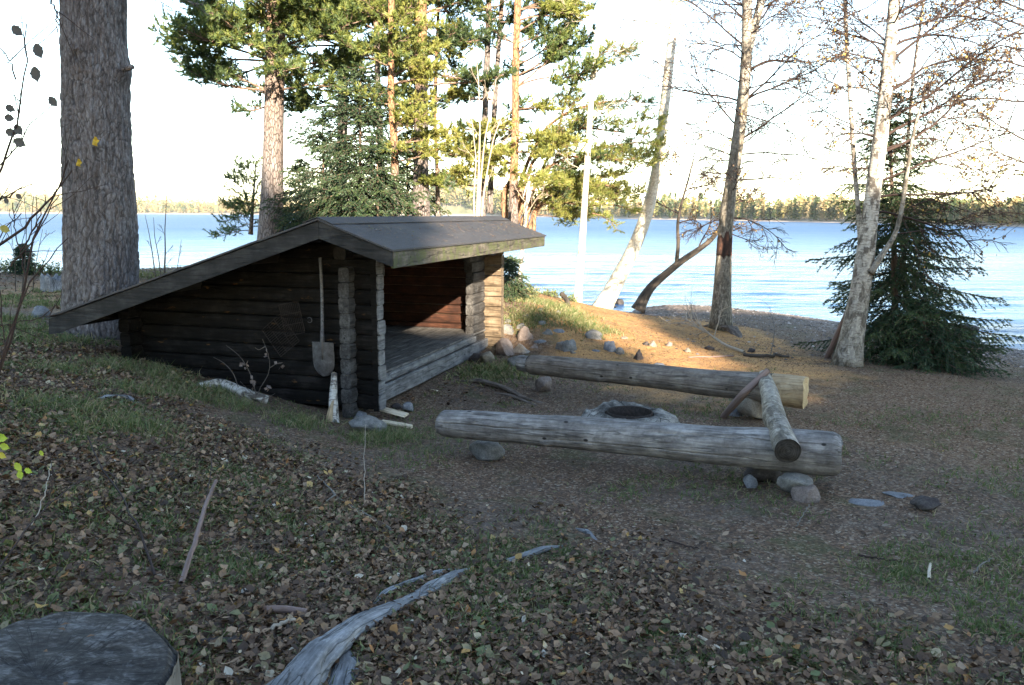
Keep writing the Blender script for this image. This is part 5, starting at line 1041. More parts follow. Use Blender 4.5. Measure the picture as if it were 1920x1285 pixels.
T1, Q1 = broad('big straight birch with a stripped reddish band round its trunk', [([(1351, 622), (1353, 560), (1357, 500), (1358, 450), (1362, 400), (1372, 340), (1383, 270), (1392, 200), (1397, 140), (1402, 90), (1400, 0), (1402, -90)], .172, .07), ([(1402, 95), (1415, 50), (1428, 0), (1436, -60)], .085, .06)], 15.8,
      [(0, 405, -1, -.1, -.2, .9), (0, 400, .9, .12, -.3, 1.3), (0, 345, 1, .12, .1, 1.6), (0, 290, 1.1, .10, -.2, 1.7), (0, 255, 1., .7, -.3, 2.0), (0, 200, 1, .6, .2, 2.5), (0, 195, -1, .35, .2, 2.0), (0, 185, 1, .9, -.4, 2.3), (0, 130, 1, .8, .3, 2.2), (0, 110, -.8, .4, -.3, 1.4), (0, 90, -1, .8, .1, 2.0), (1, 50, .8, .9, .1, 1.8), (1, 20, 1, .5, -.2, 1.8), (0, 30, -.9, .6, -.2, 1.8), (0, 10, -.8, .5, .5, 1.6), (0, 350, -.7, .2, -.2, .6), (0, 235, -.8, .9, .3, 1.8), (0, 225, .8, -.1, -.6, 1.3), (0, 425, 1, -.25, .1, .9), (0, 300, -.6, .1, .7, 1.)], 51, 'birch', leafp=.10, ls=.05, grav=.05, kids=9, oldz=([-.3, 1.2, 2.0, 3.2, 6], [1., .8, .85, .8, .55]), topl=1., auto=[(0, 40, .30, .97, .8, 1.6, .35), (1, 10, .1, .9, .9, 1.3, .5)])
band(T1, Q1[0][0], Q1[0][1], 443, 482, 'dark reddish stripped band on the trunk', 3)
T2, Q2 = broad('leaning white birch with orange leaved boughs in front of the dense spruce', [([(1588, 690), (1595, 640), (1606, 590), (1616, 530), (1624, 470), (1632, 400), (1641, 330), (1652, 250), (1660, 180), (1668, 100), (1677, 0), (1686, -90)], .16, .052)], 11.4,
      [(0, 355, 1, .45, -.2, 1.9), (0, 300, 1, .45, -.3, 2.2), (0, 270, 1, .6, .2, 2.4), (0, 225, 1., .7, -.3, 2.2), (0, 190, 1, .55, .3, 2.3), (0, 120, 1, .9, -.2, 2.0), (0, 100, -.6, .9, .3, 1.3), (0, 80, 1, .5, .3, 2.0), (0, 130, -.8, .9, -.1, 1.2), (0, 30, 1, .6, -.2, 1.8), (0, 10, -1, .7, .2, 1.4), (0, 170, -.9, .4, -.3, 1.1), (0, 250, -.8, .3, .3, .9), (0, 380, 1, .2, -.1, 1.9), (0, 410, 1, .1, .2, 1.7), (0, 320, -.7, .1, .2, .7), (0, -20, 1, .4, -.3, 1.9), (0, 60, .9, .2, -.6, 1.6)], 52, leafp=.8, ls=.045, grav=.04, kids=9, oldz=([-.1, .9, 1.6, 2.2, 6], [.72, .52, .35, .22, .15]), topl=1., auto=[(0, 22, .45, .97, .8, 1.4, .4)])
broad('thin grey birch stem rising just left of the leaning white birch', [([(1616, 500), (1612, 420), (1603, 330), (1598, 250), (1592, 150), (1586, 50), (1583, -40)], .038, .025)], 11.8, [(0, 230, -1, .4, .2, 1.1), (0, 170, -1, .5, -.2, 1.2), (0, 120, 1, .6, .3, 1.1), (0, 60, -1, .6, .2, 1.2), (0, 30, 1, .5, -.2, 1.2), (0, 290, -1, .3, .2, .8), (0, 330, .8, .3, .4, .8)], 53, leafp=.35, ls=.04, kids=6, twig='twig_bark', oldz=([0, 9], [.35, .1]), topl=.8, seg=9)
broad('slender pale birch stem behind the crown of the dense spruce', [([(1700, 560), (1690, 430), (1697, 330), (1704, 240), (1712, 140), (1728, 30), (1740, -60)], .035, .02)], 13.2, [(0, 330, 1, .5, .2, 1.2), (0, 280, 1, .6, .3, 1.4), (0, 220, 1, .5, -.2, 1.4), (0, 150, 1, .7, .2, 1.4), (0, 90, 1, .5, -.3, 1.4), (0, 60, -.8, .6, .2, 1.), (0, 10, 1, .4, -.3, 1.3)], 54, leafp=1.1, ls=.045, kids=6, oldz=([0, 9], [.5, .3]), topl=.8, seg=8)
broad('crooked pale side stem forking right from the leaning white birch', [([(1632, 512), (1655, 475), (1674, 452), (1682, 430), (1690, 400), (1700, 330), (1712, 250), (1735, 170)], .042, .016)], 11.3, [(0, 400, 1, .5, .2, 1.5), (0, 330, 1, .3, -.2, 1.5), (0, 300, 1, .7, .2, 1.4), (0, 220, 1, .5, -.3, 1.3), (0, 180, 1, .3, .3, 1.3), (0, 440, 1, .15, -.3, 1.3)], 55, leafp=.8, ls=.045, kids=6, oldz=([0, 9], [.75, .6]), topl=0, seg=9)
broad('leafy birch at the right edge with drooping orange leaved twigs', [([(2010, 700), (2000, 500), (1985, 300), (1975, 100), (1970, -60)], .09, .05)], 12.8, [(0, 420, -1, .1, .2, 1.3), (0, 340, -1, .3, -.2, 1.6), (0, 280, -1, .4, .3, 1.8), (0, 200, -1, .3, .1, 1.8), (0, 140, -1, .5, -.3, 1.8), (0, 80, -1, .4, .2, 2.), (0, 30, -1, .3, -.2, 2.), (0, -20, -1, .1, .2, 2.), (0, -50, -1, 0, -.3, 2.)], 56, leafp=1.6, ls=.045, kids=6, oldz=([0, 9], [.3, .1]), topl=1)
broad('slim white birch standing upright in full sun at the water', [([(1081, 583), (1090, 480), (1096, 380), (1102, 290), (1107, 200), (1117, 100), (1128, 0), (1138, -80)], .085, .05)], 18.5, [(0, 130, 1, .8, .2, 1.2), (0, 60, -.8, .9, -.2, 1.2), (0, 20, 1, .7, .1, 1.3), (0, 240, .8, .8, .3, .8), (0, 170, -.9, .6, .3, .9), (0, 330, -.8, .4, .2, .7)], 57, bark='sunlit_birch', leafp=.05, rsc=1.4, twig='pale_twig', oldz=([-1, 12], [.0, 0.]), topl=1, kids=5, seg=10)
broad('white birch leaning right over the beach in full sun', [([(1124, 588), (1140, 560), (1165, 510), (1195, 455), (1220, 380), (1236, 300), (1246, 200), (1257, 100), (1268, 0), (1276, -80)], .20, .075)], 20.2, [(0, 60, -1, .7, .2, 1.6), (0, 30, -1, .9, -.2, 1.6), (0, 120, -.9, .5, .1, 1.3), (0, 100, .9, .6, .1, 1.3), (0, 200, -.9, .3, .3, 1.), (0, 180, .9, .4, .2, 1.1), (0, 240, .8, .3, -.3, .9), (0, 10, 1, .6, .2, 1.6), (0, 300, .8, .4, .2, .8), (0, 20, -.8, .5, -.4, 1.4)], 58, bark='sunlit_birch', leafp=.12, rsc=1.4, twig='pale_twig', oldz=([-1, 12], [.05, 0.]), topl=1, kids=6)
broad('slim pale birch stem rising out of the small spruce sapling', [([(970, 562), (975, 520), (979, 470), (984, 420), (992, 340)], .055, .03)], 17.0, [(0, 400, .8, .8, .2, .6), (0, 380, -.8, .8, .2, .6)], 59, leafp=.05, twig='pale_twig', topl=0, kids=4, seg=9)
broad('crooked dark alder bending right over the water', [([(1196, 582), (1208, 556), (1225, 532), (1248, 515), (1264, 500), (1280, 488), (1305, 472), (1335, 450), (1352, 425), (1362, 380)], .15, .04), ([(1268, 497), (1272, 460), (1270, 420), (1278, 380), (1290, 340), (1300, 300)], .06, .02)], 22.3,
      [(1, 400, -1, .5, .2, 1.3), (1, 360, 1, .6, .2, 1.3), (1, 330, -.8, .8, .3, 1.2), (1, 310, .8, .6, -.3, 1.2), (0, 470, .3, 1., .2, 1.2), (0, 440, 1, .4, .2, 1.2), (0, 400, .9, .6, .1, 1.2), (1, 420, .9, .3, .4, 1.1), (1, 320, -.9, .5, .1, 1.2), (1, 305, .2, 1, .1, 1.2), (1, 380, .9, .8, .3, 1.2), (1, 350, -.9, .8, -.3, 1.2), (0, 390, .5, 1, .3, 1.1)], 60, bark='alder_bark', name='alder_tree', leafp=1.1, ls=.07, leaf='autumn_leaf', topl=0, kids=7, group=None, rsc=1.8)
broad('thin leafy bush behind the gap between the leaning birch and the straight one', [([(1290, 545), (1296, 450), (1300, 380), (1310, 300)], .03, .01), ([(1292, 545), (1282, 450), (1260, 380), (1255, 330)], .025, .01)], 22.8, [(0, 470, 1, .4, .2, 1.), (0, 420, -1, .6, .2, 1.), (0, 370, 1, .7, .3, 1.), (1, 440, -1, .4, .3, 1.), (1, 390, .8, .7, .2, 1.), (1, 360, -1, .5, .1, .9)], 61, bark='twig_bark', name='alder_bush', leafp=.5, ls=.055, topl=0, kids=6, group=None) if False else None
broad('bare grey multi stemmed rowan growing behind the far roof end', [([(893, 430), (897, 350), (899, 280), (900, 220), (897, 150), (893, 110)], .035, .008), ([(897, 430), (901, 340), (909, 260), (921, 200), (930, 150)], .03, .008), ([(902, 430), (905, 380), (912, 330), (925, 260), (948, 200)], .028, .007), ([(890, 430), (888, 370), (893, 300), (885, 230), (880, 180)], .022, .006)], 16.8,
      [(0, 260, -.6, 1., .2, .6), (0, 200, .5, 1., .2, .6), (1, 260, .6, 1, .2, .6), (1, 200, -.4, 1, .2, .5), (2, 280, .8, 1, .1, .6), (3, 300, -.7, 1, .2, .6), (0, 160, -.5, 1, -.2, .4), (2, 350, .6, 1., .3, .5)], 62, bark='pale_twig', twig='pale_twig', name='rowan_tree', leafp=0, topl=0, kids=4, lev=1, ang=.45, group=None, seg=7)
# --- saplings on the left bank
broad('bare knobbly sapling on the bank between the big pine and the roof edge', [([(308, 520), (310, 470), (309, 430), (311, 400), (312, 368)], .022, .006), ([(292, 522), (285, 470), (280, 440), (272, 404)], .016, .005), ([(302, 522), (297, 480), (290, 445), (288, 408)], .014, .005), ([(330, 520), (336, 480), (340, 450)], .010, .004)], 19.,
      [(0, 480, .5, 1, .2, .3), (0, 440, -.5, 1, .2, .3), (1, 470, -.5, 1, .2, .25), (2, 460, .5, 1, .2, .25), (0, 500, .7, .8, .2, .3), (3, 480, .5, 1, .2, .25)], 63, bark='alder_bark', twig='alder_bark', name='sapling', leafp=0, topl=0, kids=4, lev=1, ang=.5, group='saplings on the left bank', seg=7)
broad('bare thin sapling cluster beside the tiny spruce at the left edge', [([(40, 560), (48, 480), (50, 420), (45, 370)], .014, .004), ([(30, 560), (28, 500), (20, 420)], .012, .004), ([(60, 560), (66, 500), (80, 430)], .012, .004)], 17.,
      [(0, 480, .5, 1, .2, .4), (0, 440, -.5, 1, .2, .4), (1, 470, -.5, 1, .2, .3), (2, 460, .5, 1, .2, .4)], 64, bark='alder_bark', twig='alder_bark', name='sapling', leafp=.1, topl=0, kids=4, lev=1, ang=.5, group='saplings on the left bank', seg=6)
# near twiggy sapling at the left edge, a few curled leaves left
def nearsap():
    b = atd(-60, 900, 3.9); g = float(hz(b[0], b[1])); T = Tree('sapling', 'near thin leafless shrub at the left edge with a few curled hanging leaves', [b[0], b[1], g], None, 'twig_bark', 'sapling_leaf'); T.brbark = 'twig_bark'; r = np.random.default_rng(70); ALLQ = []
    st = [([(-60, 900), (-20, 760), (20, 640), (48, 520), (60, 440), (110, 350), (135, 320)], .010, .003, 3.9), ([(-40, 760), (10, 660), (40, 560), (80, 500), (128, 446)], .006, .002, 3.8), ([(-30, 480), (20, 445), (75, 395), (118, 340), (128, 300)], .007, .0025, 3.4),
          ([(-40, 420), (0, 330), (25, 250), (42, 180), (50, 110), (50, 45)], .005, .0018, 2.9), ([(-30, 400), (10, 370), (45, 350), (60, 345)], .004, .002, 3.), ([(-20, 330), (30, 280), (60, 230), (100, 190)], .003, .0015, 3.), ([(30, 150), (10, 100), (-20, 90)], .003, .0015, 2.9), ([(40, 470), (80, 400), (84, 365)], .004, .0018, 3.6), ([(20, 500), (70, 440), (100, 380), (112, 366)], .004, .002, 3.7), ([(-20, 620), (50, 600), (130, 585)], .003, .0015, 3.8), ([(-30, 540), (0, 440), (40, 400)], .003, .002, 3.5), ([(10, 660), (0, 560), (-20, 470)], .003, .002, 3.8), ([(48, 520), (30, 440), (24, 380)], .0035, .0018, 3.85), ([(95, -10), (105, 30), (108, 62)], .004, .002, 3.2)]
    for (c, a, b2, Y) in st:
        Q = smooth(pth(c, Y), 14); Q[1:-1] += r.normal(0, .004, (12, 3)); T.br.tube(Q, radii(Q, a, b2), 6); ALLQ.append(smooth(Q, 60))
        for k in range(3):
            q, tn = at_t(Q, r.uniform(.2, .95)); T.br.tube(limb(q, nrm(tn+r.normal(0, .5, 3)), r.uniform(.08, .3), 5, r, 0, .1, .12), np.linspace(.0022, .0012, 5), 4)
    def leaf(px, py, Y, s, rot, ti, fold=.5):
        p = atd(px, py, Y); AQ = np.concatenate(ALLQ); q_ = AQ[np.argmin(np.linalg.norm(AQ-p-np.array([0, 0, .03]), axis=1))]; T.br.tube(smooth([q_, (q_+p)/2+np.array([0, 0, .012]), p], 6), np.linspace(.0014, .0009, 6), 4); ax = np.array([sin(rot), .15, -cos(rot)]); ax = nrm(ax); sd = nrm(np.cross(ax, [0, 1, 0])); nn = np.cross(ax, sd); V = []; m = 9
        for k in range(m):
            u = k/(m-1); w = .36*sin(pi*min(1, u*1.08+.02))**.7*(1+.12*sin(k*2.7)); c = p+ax*s*u+nn*s*.25*u*u
            for q, f in ((-1, fold), (0, 0), (1, fold*.6)): V.append(c+sd*s*w*q*cos(f)+nn*s*w*abs(q)*sin(f)*1.)
        F = [(k*3+i, k*3+i+1, (k+1)*3+i+1, (k+1)*3+i) for k in range(m-1) for i in range(2)]; T.nd.add(V, F, tint=ti)
    for a in ((22, 50, 2.9, .05, .9, .1), (67, 82, 2.9, .055, .35, .1), (64, 125, 2.9, .055, .2, .15), (92, 182, 2.9, .045, .7, .1), (10, 200, 2.9, .04, 1.2, .1), (8, 220, 2.9, .04, 1.4, .2), (28, 234, 2.9, .045, .6, .1), (10, 246, 2.9, .045, 1.3, .1), (26, 262, 2.9, .05, 1.1, .15), (0, 426, 3.2, .045, 1.2, .72), (10, 370, 3.3, .03, .3, .1), (30, 365, 3.3, .03, 1., .1),
              (-8, 820, 3.6, .06, 1.5, 1.), (0, 835, 3.6, .05, 1.3, .95), (-4, 850, 3.6, .045, 1.1, .80), (28, 868, 3.6, .05, .7, .95), (36, 882, 3.6, .045, .2, .98), (46, 880, 3.6, .04, 1.2, .98), (75, 845, 3.7, .03, .5, .95), (-2, 1065, 3.2, .03, .9, .85)): leaf(*a)
    T.done()
nearsap()
# dried sapling with shrivelled leaves by the gable
def drysap():
    b = gpx(480, 752); T = Tree('sapling', 'small dead sapling with shrivelled pale leaves in front of the dark gable', b, None, 'dull_twig', 'dry_leaf'); T.brbark = 'dull_twig'; r = np.random.default_rng(71); Y = b[1]-.05
    for c in ([(481, 752), (484, 730), (503, 707), (508, 680), (500, 655), (492, 636)], [(481, 748), (475, 715), (465, 690), (448, 665), (424, 648)], [(447, 727), (438, 700), (420, 680), (400, 670)], [(506, 690), (518, 682), (530, 680)], [(480, 745), (462, 728), (450, 715)], [(484, 752), (500, 747), (516, 738)], [(497, 650), (485, 657), (478, 652)]):
        Q = smooth(pth(c, Y), 10); T.br.tube(Q, radii(Q, .0045, .002), 5)
    lf = []
    for (x, y) in ((456, 680), (459, 688), (462, 682), (474, 705), (476, 715), (475, 725), (500, 662), (502, 668), (520, 683), (526, 688), (503, 730), (500, 722), (472, 712)): lf.append((atd(x, y, Y-.02), r.random()))
    addleaves(T.nd, lf*2, r, .055); T.done()
MAT['dry_leaf'] = leafmat('dry_leaf', [(0, (.10, .07, .06)), (.7, (.24, .19, .165)), (1, (.25, .13, .06))], .2)
drysap()
# brushy undergrowth on the left bank and by the hill
def bush(px, py, Y, wpx, hpx, n, lab, seed, leaf='grass', ti=(.0, .6), s=.05, group='low bushes along the bank', name='low_bush'):
    b = atd(px, py, Y); g = float(hz(b[0], b[1])); T = Tree(name, lab, [b[0], b[1], g], group, 'twig_bark', leaf, 'bush'); T.brbark = 'twig_bark'; r = np.random.default_rng(seed); w = wpx*Y/FPX; h = hpx*Y/FPX; lf = []
    for k in range(n):
        x = b[0]+r.uniform(-w/2, w/2); y = b[1]+r.uniform(-.35, .35); p = np.array([x, y, float(hz(x, y))]); L = h*r.uniform(.5, 1.1); Q = limb(p, (r.normal(0, .35), r.normal(0, .35), 1), L, 5, r, 0, 0, .15); T.br.tube(Q, np.linspace(.006, .002, 5), 4)
        for _ in range(9): q, tn = at_t(Q, r.uniform(.2, .999)); lf.append((q+r.normal(0, .03, 3), ti[0]+(ti[1]-ti[0])*r.random()))
    addleaves(T.nd, lf, r, s); T.done()
bush(40, 540, 21, 130, 26, 90, 'low dark green scrub left of the grey stump on the far left bank', 81)
bush(350, 522, 20, 90, 14, 50, 'low brown heathery scrub along the bank behind the roof tail', 82, ti=(.3, 1.))
bush(1050, 572, 17.5, 60, 14, 40, 'low green scrub at the crest of the bank right of the sapling', 83, ti=(.2, .8))
bush(985, 558, 16.5, 50, 18, 40, 'low grassy scrub under the small spruce sapling', 84, ti=(.2, .9))

bush(100, 545, 20.5, 90, 22, 70, 'green scrub around the old grey stump on the left bank', 85, ti=(0, .5))
bush(275, 520, 20.5, 80, 20, 60, 'brownish scrub at the water edge right behind the big pine', 86, ti=(.3, .9))
bush(0, 530, 22, 90, 30, 70, 'dark scrub at the far left edge of the bank', 87, ti=(0, .4))
t = NT('brown_root'); f = t.noise(t.bcv((1, 1, .15)), 30, 5, .7); t.bsdf(t.ramp(f, [(.35, (.05, .038, .03)), (.55, (.14, .11, .09)), (.7, (.24, .20, .17))]), .9, t.bump(f, .8, .01)); MAT['brown_root'] = t.m
t = NT('fresh_stick'); f = t.noise(t.bcv((1, 1, .15)), 40, 4); t.bsdf(t.ramp(f, [(.35, (.35, .28, .2)), (.65, (.6, .52, .42))]), .8); MAT['fresh_stick'] = t.m
# ------------------------------------------------------------------ stumps, roots, sticks
so2 = atz(140, 1250, .70); sc = np.array([so2[0]-.10, so2[1]-.03])
def stumpleaves():
    r = np.random.default_rng(91); mb = MB(); n = 14; a = r.random(n)*6.28; q = .36*np.sqrt(r.random(n)); lf = [(np.array([sc[0]+q[k]*cos(a[k]), sc[1]+q[k]*sin(a[k]), .715]), .2+.5*r.random()) for k in range(n)]
    C = np.array([l[0] for l in lf]); th_ = r.random(n)*6.28; s = r.uniform(.015, .035, n)[:, None]; A = np.stack([np.cos(th_), np.sin(th_), .1+0*th_], -1); B_ = np.stack([-np.sin(th_), np.cos(th_), 0*th_], -1)
    V = np.stack([C-A*s*.5, C+B_*s*.3+[0, 0, .006], C+A*s*.5, C-B_*s*.3+[0, 0, .003]], 1); mb.add(V.reshape(-1, 3), np.arange(n)[:, None]*4+np.array([0, 1, 2, 3]), tint=np.repeat([l[1] for l in lf], 4), smooth=False); tag(mb.build('fallen_leaves', MAT['litter']), 'few small dry leaf bits lying on the big cut stump', 'leaves', None, 'stuff')
stumpleaves()
st = empty('tree_stump', (sc[0], sc[1], .35), label='big weathered cut stump with blue grey top in the near left corner', cat='stump')
seg = 120; th = np.arange(seg)*2*pi/seg; hf = fbm(np.stack([np.cos(th)*1.1, np.sin(th)*1.1, th*0], -1), 3, 4); Rr = .40*(1+.07*hf+.03*np.cos(3*th+1))
rings = np.concatenate([np.linspace(0, .9, 16), np.linspace(.92, 1, 6)]); mb = MB(); V = []
for q in rings:
    x = Rr*q*np.cos(th); y = Rr*q*np.sin(th); z = .70-.35+.02*fbm(np.stack([x*2, y*5, 0*x], -1), 4, 2)+.007*fbm(np.stack([x*9, y*34, 0*x], -1), 3, 3)-.03*sst(.93, 1, q)-.012*x
    V.append(np.stack([x, y, z], -1))
V = np.array(V); n = len(rings); i = np.arange(n-1)[:, None]*seg+np.arange(seg)[None]; j = np.arange(n-1)[:, None]*seg+((np.arange(seg)+1) % seg)[None]
mb.add(V, np.stack([i, i+seg, j+seg, j], -1).reshape(-1, 4)); mb.build('cut_top', MAT['stump_top'], st)
mb = MB(); V = []; zs = np.linspace(.318, -.12, 30); bcs = []
for k, z in enumerate(zs):
    q = k/29.; R_ = Rr*(1+.10*q**2+.05*q*np.sin(5*th))+.010*fbm(np.stack([np.cos(th)*6, np.sin(th)*6, th*0+z*2], -1), 4, 7); V.append(np.stack([R_*np.cos(th), R_*np.sin(th), z+0*th+ (V_edge if False else 0)], -1)); bcs.append(np.stack([np.cos(th)*.4, np.sin(th)*.4, z+0*th], -1))
V[0][:, 2] = .33; V = np.array(V); n = 30; i = np.arange(n-1)[:, None]*seg+np.arange(seg)[None]; j = np.arange(n-1)[:, None]*seg+((np.arange(seg)+1) % seg)[None]
mb.add(V, np.stack([i, i+seg, j+seg, j], -1).reshape(-1, 4), np.array(bcs)); mb.build('bark', MAT['stump_bark'] if 'stump_bark' in MAT else MAT['grey_bark'], st)
def groundpath(pp, lift): return np.array([(lambda g, l: np.array([g[0], g[1], float(hz(g[0], g[1]))+l]))(gpx(x, min(y, 1284)) if y <= 1284 else gpx(x, 1284)+np.array([0, -(y-1284)*.004, 0]), l) for (x, y), l in zip(pp, lift)])
# long exposed root
rb = MB(); ROOTP = []
def rootstrand(pp, lift, rad, seed, sq=.55):
    P = smooth(groundpath(pp, lift), 60); R = np.interp(np.linspace(0, 1, 60), np.linspace(0, 1, len(rad)), rad); tn = nrm(np.gradient(P, axis=0)); sd = nrm(np.cross(tn, [0, 0, 1])); up = np.cross(sd, tn); sg = 36; th = np.arange(sg)*2*pi/sg
    V = []; B = []; s = np.concatenate([[0], np.cumsum(np.linalg.norm(P[1:]-P[:-1], axis=1))])
    for k in range(60): ROOTP.append((P[k][0], P[k][1], R[k]))
    for k in range(60):
        q = np.stack([np.cos(th)*R[k]*10, np.sin(th)*R[k]*10, th*0+s[k]*4], -1); q2 = np.stack([np.cos(th)*R[k]*45, np.sin(th)*R[k]*45, th*0+s[k]*7+2*vnoise(np.array([s[k]*3, .2, seed]))], -1); rr = R[k]*(1+.35*fbm(q, 3, seed)+.13*fbm(q2, 3, seed+4))
        V.append(P[k]+rr[:, None]*(np.cos(th)[:, None]*sd[k]+np.sin(th)[:, None]*up[k]*sq)); B.append(np.stack([rr*np.cos(th), rr*np.sin(th), s[k]+.3*seed+0*th], -1))
    n = 60; i = np.arange(n-1)[:, None]*sg+np.arange(sg)[None]; j = np.arange(n-1)[:, None]*sg+((np.arange(sg)+1) % sg)[None]; rb.add(np.array(V), np.stack([i, j, j+sg, i+sg], -1).reshape(-1, 4), np.array(B))
rootstrand([(560, 1330), (590, 1262), (622, 1225), (672, 1180), (735, 1150), (800, 1118), (852, 1085), (888, 1064)], [.02, .03, .03, .02, .02, .02, .015, -.01], [.10, .09, .068, .042, .032, .042, .036, .018], 1)
rootstrand([(690, 1142), (722, 1116), (765, 1097), (815, 1082), (862, 1068)], [-.01, .01, .015, .015, -.005], [.012, .024, .028, .028, .015], 2)
rootstrand([(640, 1300), (652, 1255), (648, 1215)], [-.02, .0, -.02], [.06, .05, .03], 3)
rootstrand([(948, 1054), (985, 1046), (1020, 1036), (1058, 1026)], [.0, .012, .014, .0], [.018, .026, .026, .012], 4)
tag(rb.build('tree_root', MAT['root_wood']), 'long silvery exposed root running up through the fallen leaves from the bottom edge', 'root')
rb = MB(); rootstrand([(1078, 990), (1100, 1000), (1124, 1018)], [-.01, .01, -.01], [.012, .022, .01], 5); tag(rb.build('tree_root', MAT['root_wood']), 'short silvery root stub right of the upper end of the long root', 'root')
rb = MB(); rootstrand([(170, 752), (205, 748), (240, 750), (262, 757)], [-.02, .02, .02, -.02], [.02, .035, .035, .015], 6); tag(rb.build('tree_root', MAT['root_wood']), 'small grey root hump in the grass left of the shelter', 'root')
rb = MB(); rootstrand([(858, 716), (900, 718), (945, 732), (985, 750), (1030, 758)], [-.01, .03, .03, .02, -.02], [.03, .05, .045, .035, .02], 7); tag(rb.build('tree_root', MAT['brown_root']), 'brown root snaking over bare soil between sill and fire ring', 'root')
rb = MB(); rootstrand([(925, 736), (960, 744), (1010, 762)], [-.01, .01, -.01], [.02, .025, .015], 8); tag(rb.build('tree_root', MAT['brown_root']), 'thinner brown root in front of the snaking one by the sill', 'root')
rb = MB(); rootstrand([(1318, 612), (1345, 615), (1372, 622), (1392, 636)], [-.03, .06, .05, -.04], [.06, .13, .09, .03], 9); tag(rb.build('tree_root', MAT['brown_root']), 'gnarled root flare at the foot of the big straight birch', 'root')
def stick(pp, lift, a, b, lab, mat='twig_bark', name='stick', cat='stick', seed=1, side=0, seg=8, wig=.004):
    P = smooth(groundpath(pp, lift), 16); r = np.random.default_rng(seed); P[1:-1] += r.normal(0, wig, (14, 3)); m = MB(); m.tube(P, radii(P, a, b), seg)
    for k in range(side):
        q, tn = at_t(P, r.uniform(.2, .9)); m.tube(limb(q, nrm(tn+r.normal(0, .8, 3)+[0, 0, .4]), r.uniform(.4, 1.)*np.linalg.norm(P[-1]-P[0])*.35, 5, r, 0, .05, .2), np.linspace(b, b*.5, 5), 4)
    return tag(m.build(name, MAT[mat]), lab, cat)
stick([(166, 835), (190, 890), (225, 935), (258, 1000), (292, 1092)], [.06, .04, .04, .05, .03], .004, .006, 'long thin grey stick slanting down through the leaves at left', 'twig_bark', side=2, seed=2)
stick([(340, 1105), (368, 1050), (385, 1000), (408, 948)], [.02, .09, .13, .15], .013, .010, 'reddish brown strip of bark sticking up from the leaves left of centre', 'strip_bark', seed=3, wig=.001)
stick([(378, 1010), (392, 950), (402, 900), (440, 840)], [.02, .10, .20, .26], .004, .002, 'dark bare twig standing behind the reddish bark strip', seed=4, side=2)
stick([(595, 900), (640, 945), (700, 978), (738, 1004)], [.03, .02, .02, .02], .004, .009, 'thin dark stick lying in leaves between shelter and long root', 'grey_bark', seed=5, side=1)
stick([(683, 955), (684, 905), (687, 858)], [.0, .12, .28], .003, .0015, 'single upright pale straw in front of the stick in the leaves', 'pale_twig', seed=6)
stick([(495, 1155), (535, 1152), (575, 1158)], [.02, .025, .02], .016, .016, 'short dark red piece of branch lying in the leaves right of the stump', 'strip_bark', seed=7, wig=.0005, seg=10)
stick([(505, 1192), (545, 1178), (562, 1178)], [.02, .03, .02], .009, .007, 'pale curved twig below the dark red branch piece', 'pale_twig', seed=8)
stick([(60, 1000), (84, 960), (100, 890)], [.03, .06, .08], .003, .002, 'thin pale twig rising from the leaf pile at the left edge', 'pale_twig', seed=9)
stick([(0, 1110), (60, 1030), (130, 960), (175, 925)], [.08, .12, .12, .1], .004, .003, 'grey twig bridging the leaf pile above the stump', seed=10, side=2)
stick([(1310, 1202), (1330, 1212), (1352, 1228)], [.015, .02, .015], .008, .006, 'bare pale splinter of wood in the grass at lower right', 'fresh_stick', seed=11, wig=.0005)
stick([(1742, 1092), (1741, 1080), (1744, 1066)], [.015, .02, .02], .010, .008, 'short whitish wood chip lying alone at right', 'fresh_stick', seed=12, wig=.0005)
stick([(1492, 990), (1505, 976), (1516, 962)], [.01, .04, .06], .004, .003, 'thin grey twig on the bare ground below the stacked slabs', 'grey_bark', seed=13)
stick([(1240, 1014), (1270, 1024), (1310, 1034)], [.012, .014, .012], .006, .004, 'thin dark twig lying on bare ground below the near bench', seed=14)
stick([(1610, 1046), (1650, 1053), (1690, 1056)], [.012, .014, .012], .005, .004, 'thin brown twig lying below the dark curved stone', seed=15)
stick([(1825, 1080), (1842, 1066), (1858, 1058)], [.012, .03, .03], .005, .004, 'thin grey twig near the right edge', 'grey_bark', seed=16)
stick([(1395, 668), (1430, 672), (1455, 669), (1480, 671)], [.02, .03, .03, .02], .030, .022, 'dark crooked stick lying on the ground behind the birch log', 'alder_bark', seed=17, wig=.006)
stick([(1290, 672), (1340, 671), (1375, 669)], [.01, .012, .012], .010, .014, 'reddish straight stick lying left of the dark crooked one', 'strip_bark', seed=18)
stick([(1066, 575), (1060, 569), (1053, 566)], [.02, .12, .16], .05, .05, 'dark stub of wood standing on the crest left of the slim white birch', 'alder_bark', seed=19, name='wood_stub', cat='stump')
# pale fallen branch with many twigs
def fallen():
    r = np.random.default_rng(90); P = smooth(groundpath([(1395, 664), (1360, 655), (1325, 638), (1298, 628), (1285, 622)], [.03, .06, .14, .20, .24]), 18); m = MB(); m.tube(P, radii(P, .028, .010), 8)
    for k in range(16):
        q, tn = at_t(P, r.uniform(.35, .99)); d = nrm(tn+r.normal(0, .55, 3)+np.array([-.2, 0, .25])); L = r.uniform(.4, .9); Q = limb(q, d, L, 7, r, .02, .02, .12); m.tube(Q, np.linspace(.010, .003, 7), 5)
        for _ in range(3): a, t2 = at_t(Q, r.uniform(.3, .95)); m.tube(limb(a, nrm(t2+r.normal(0, .5, 3)), L*.35, 4, r, 0, 0, .1), np.linspace(.005, .0025, 4), 3)
    tag(m.build('fallen_branch', MAT['pale_twig']), 'pale fallen branch with many bare twigs lying below the big straight birch', 'branch')
fallen()
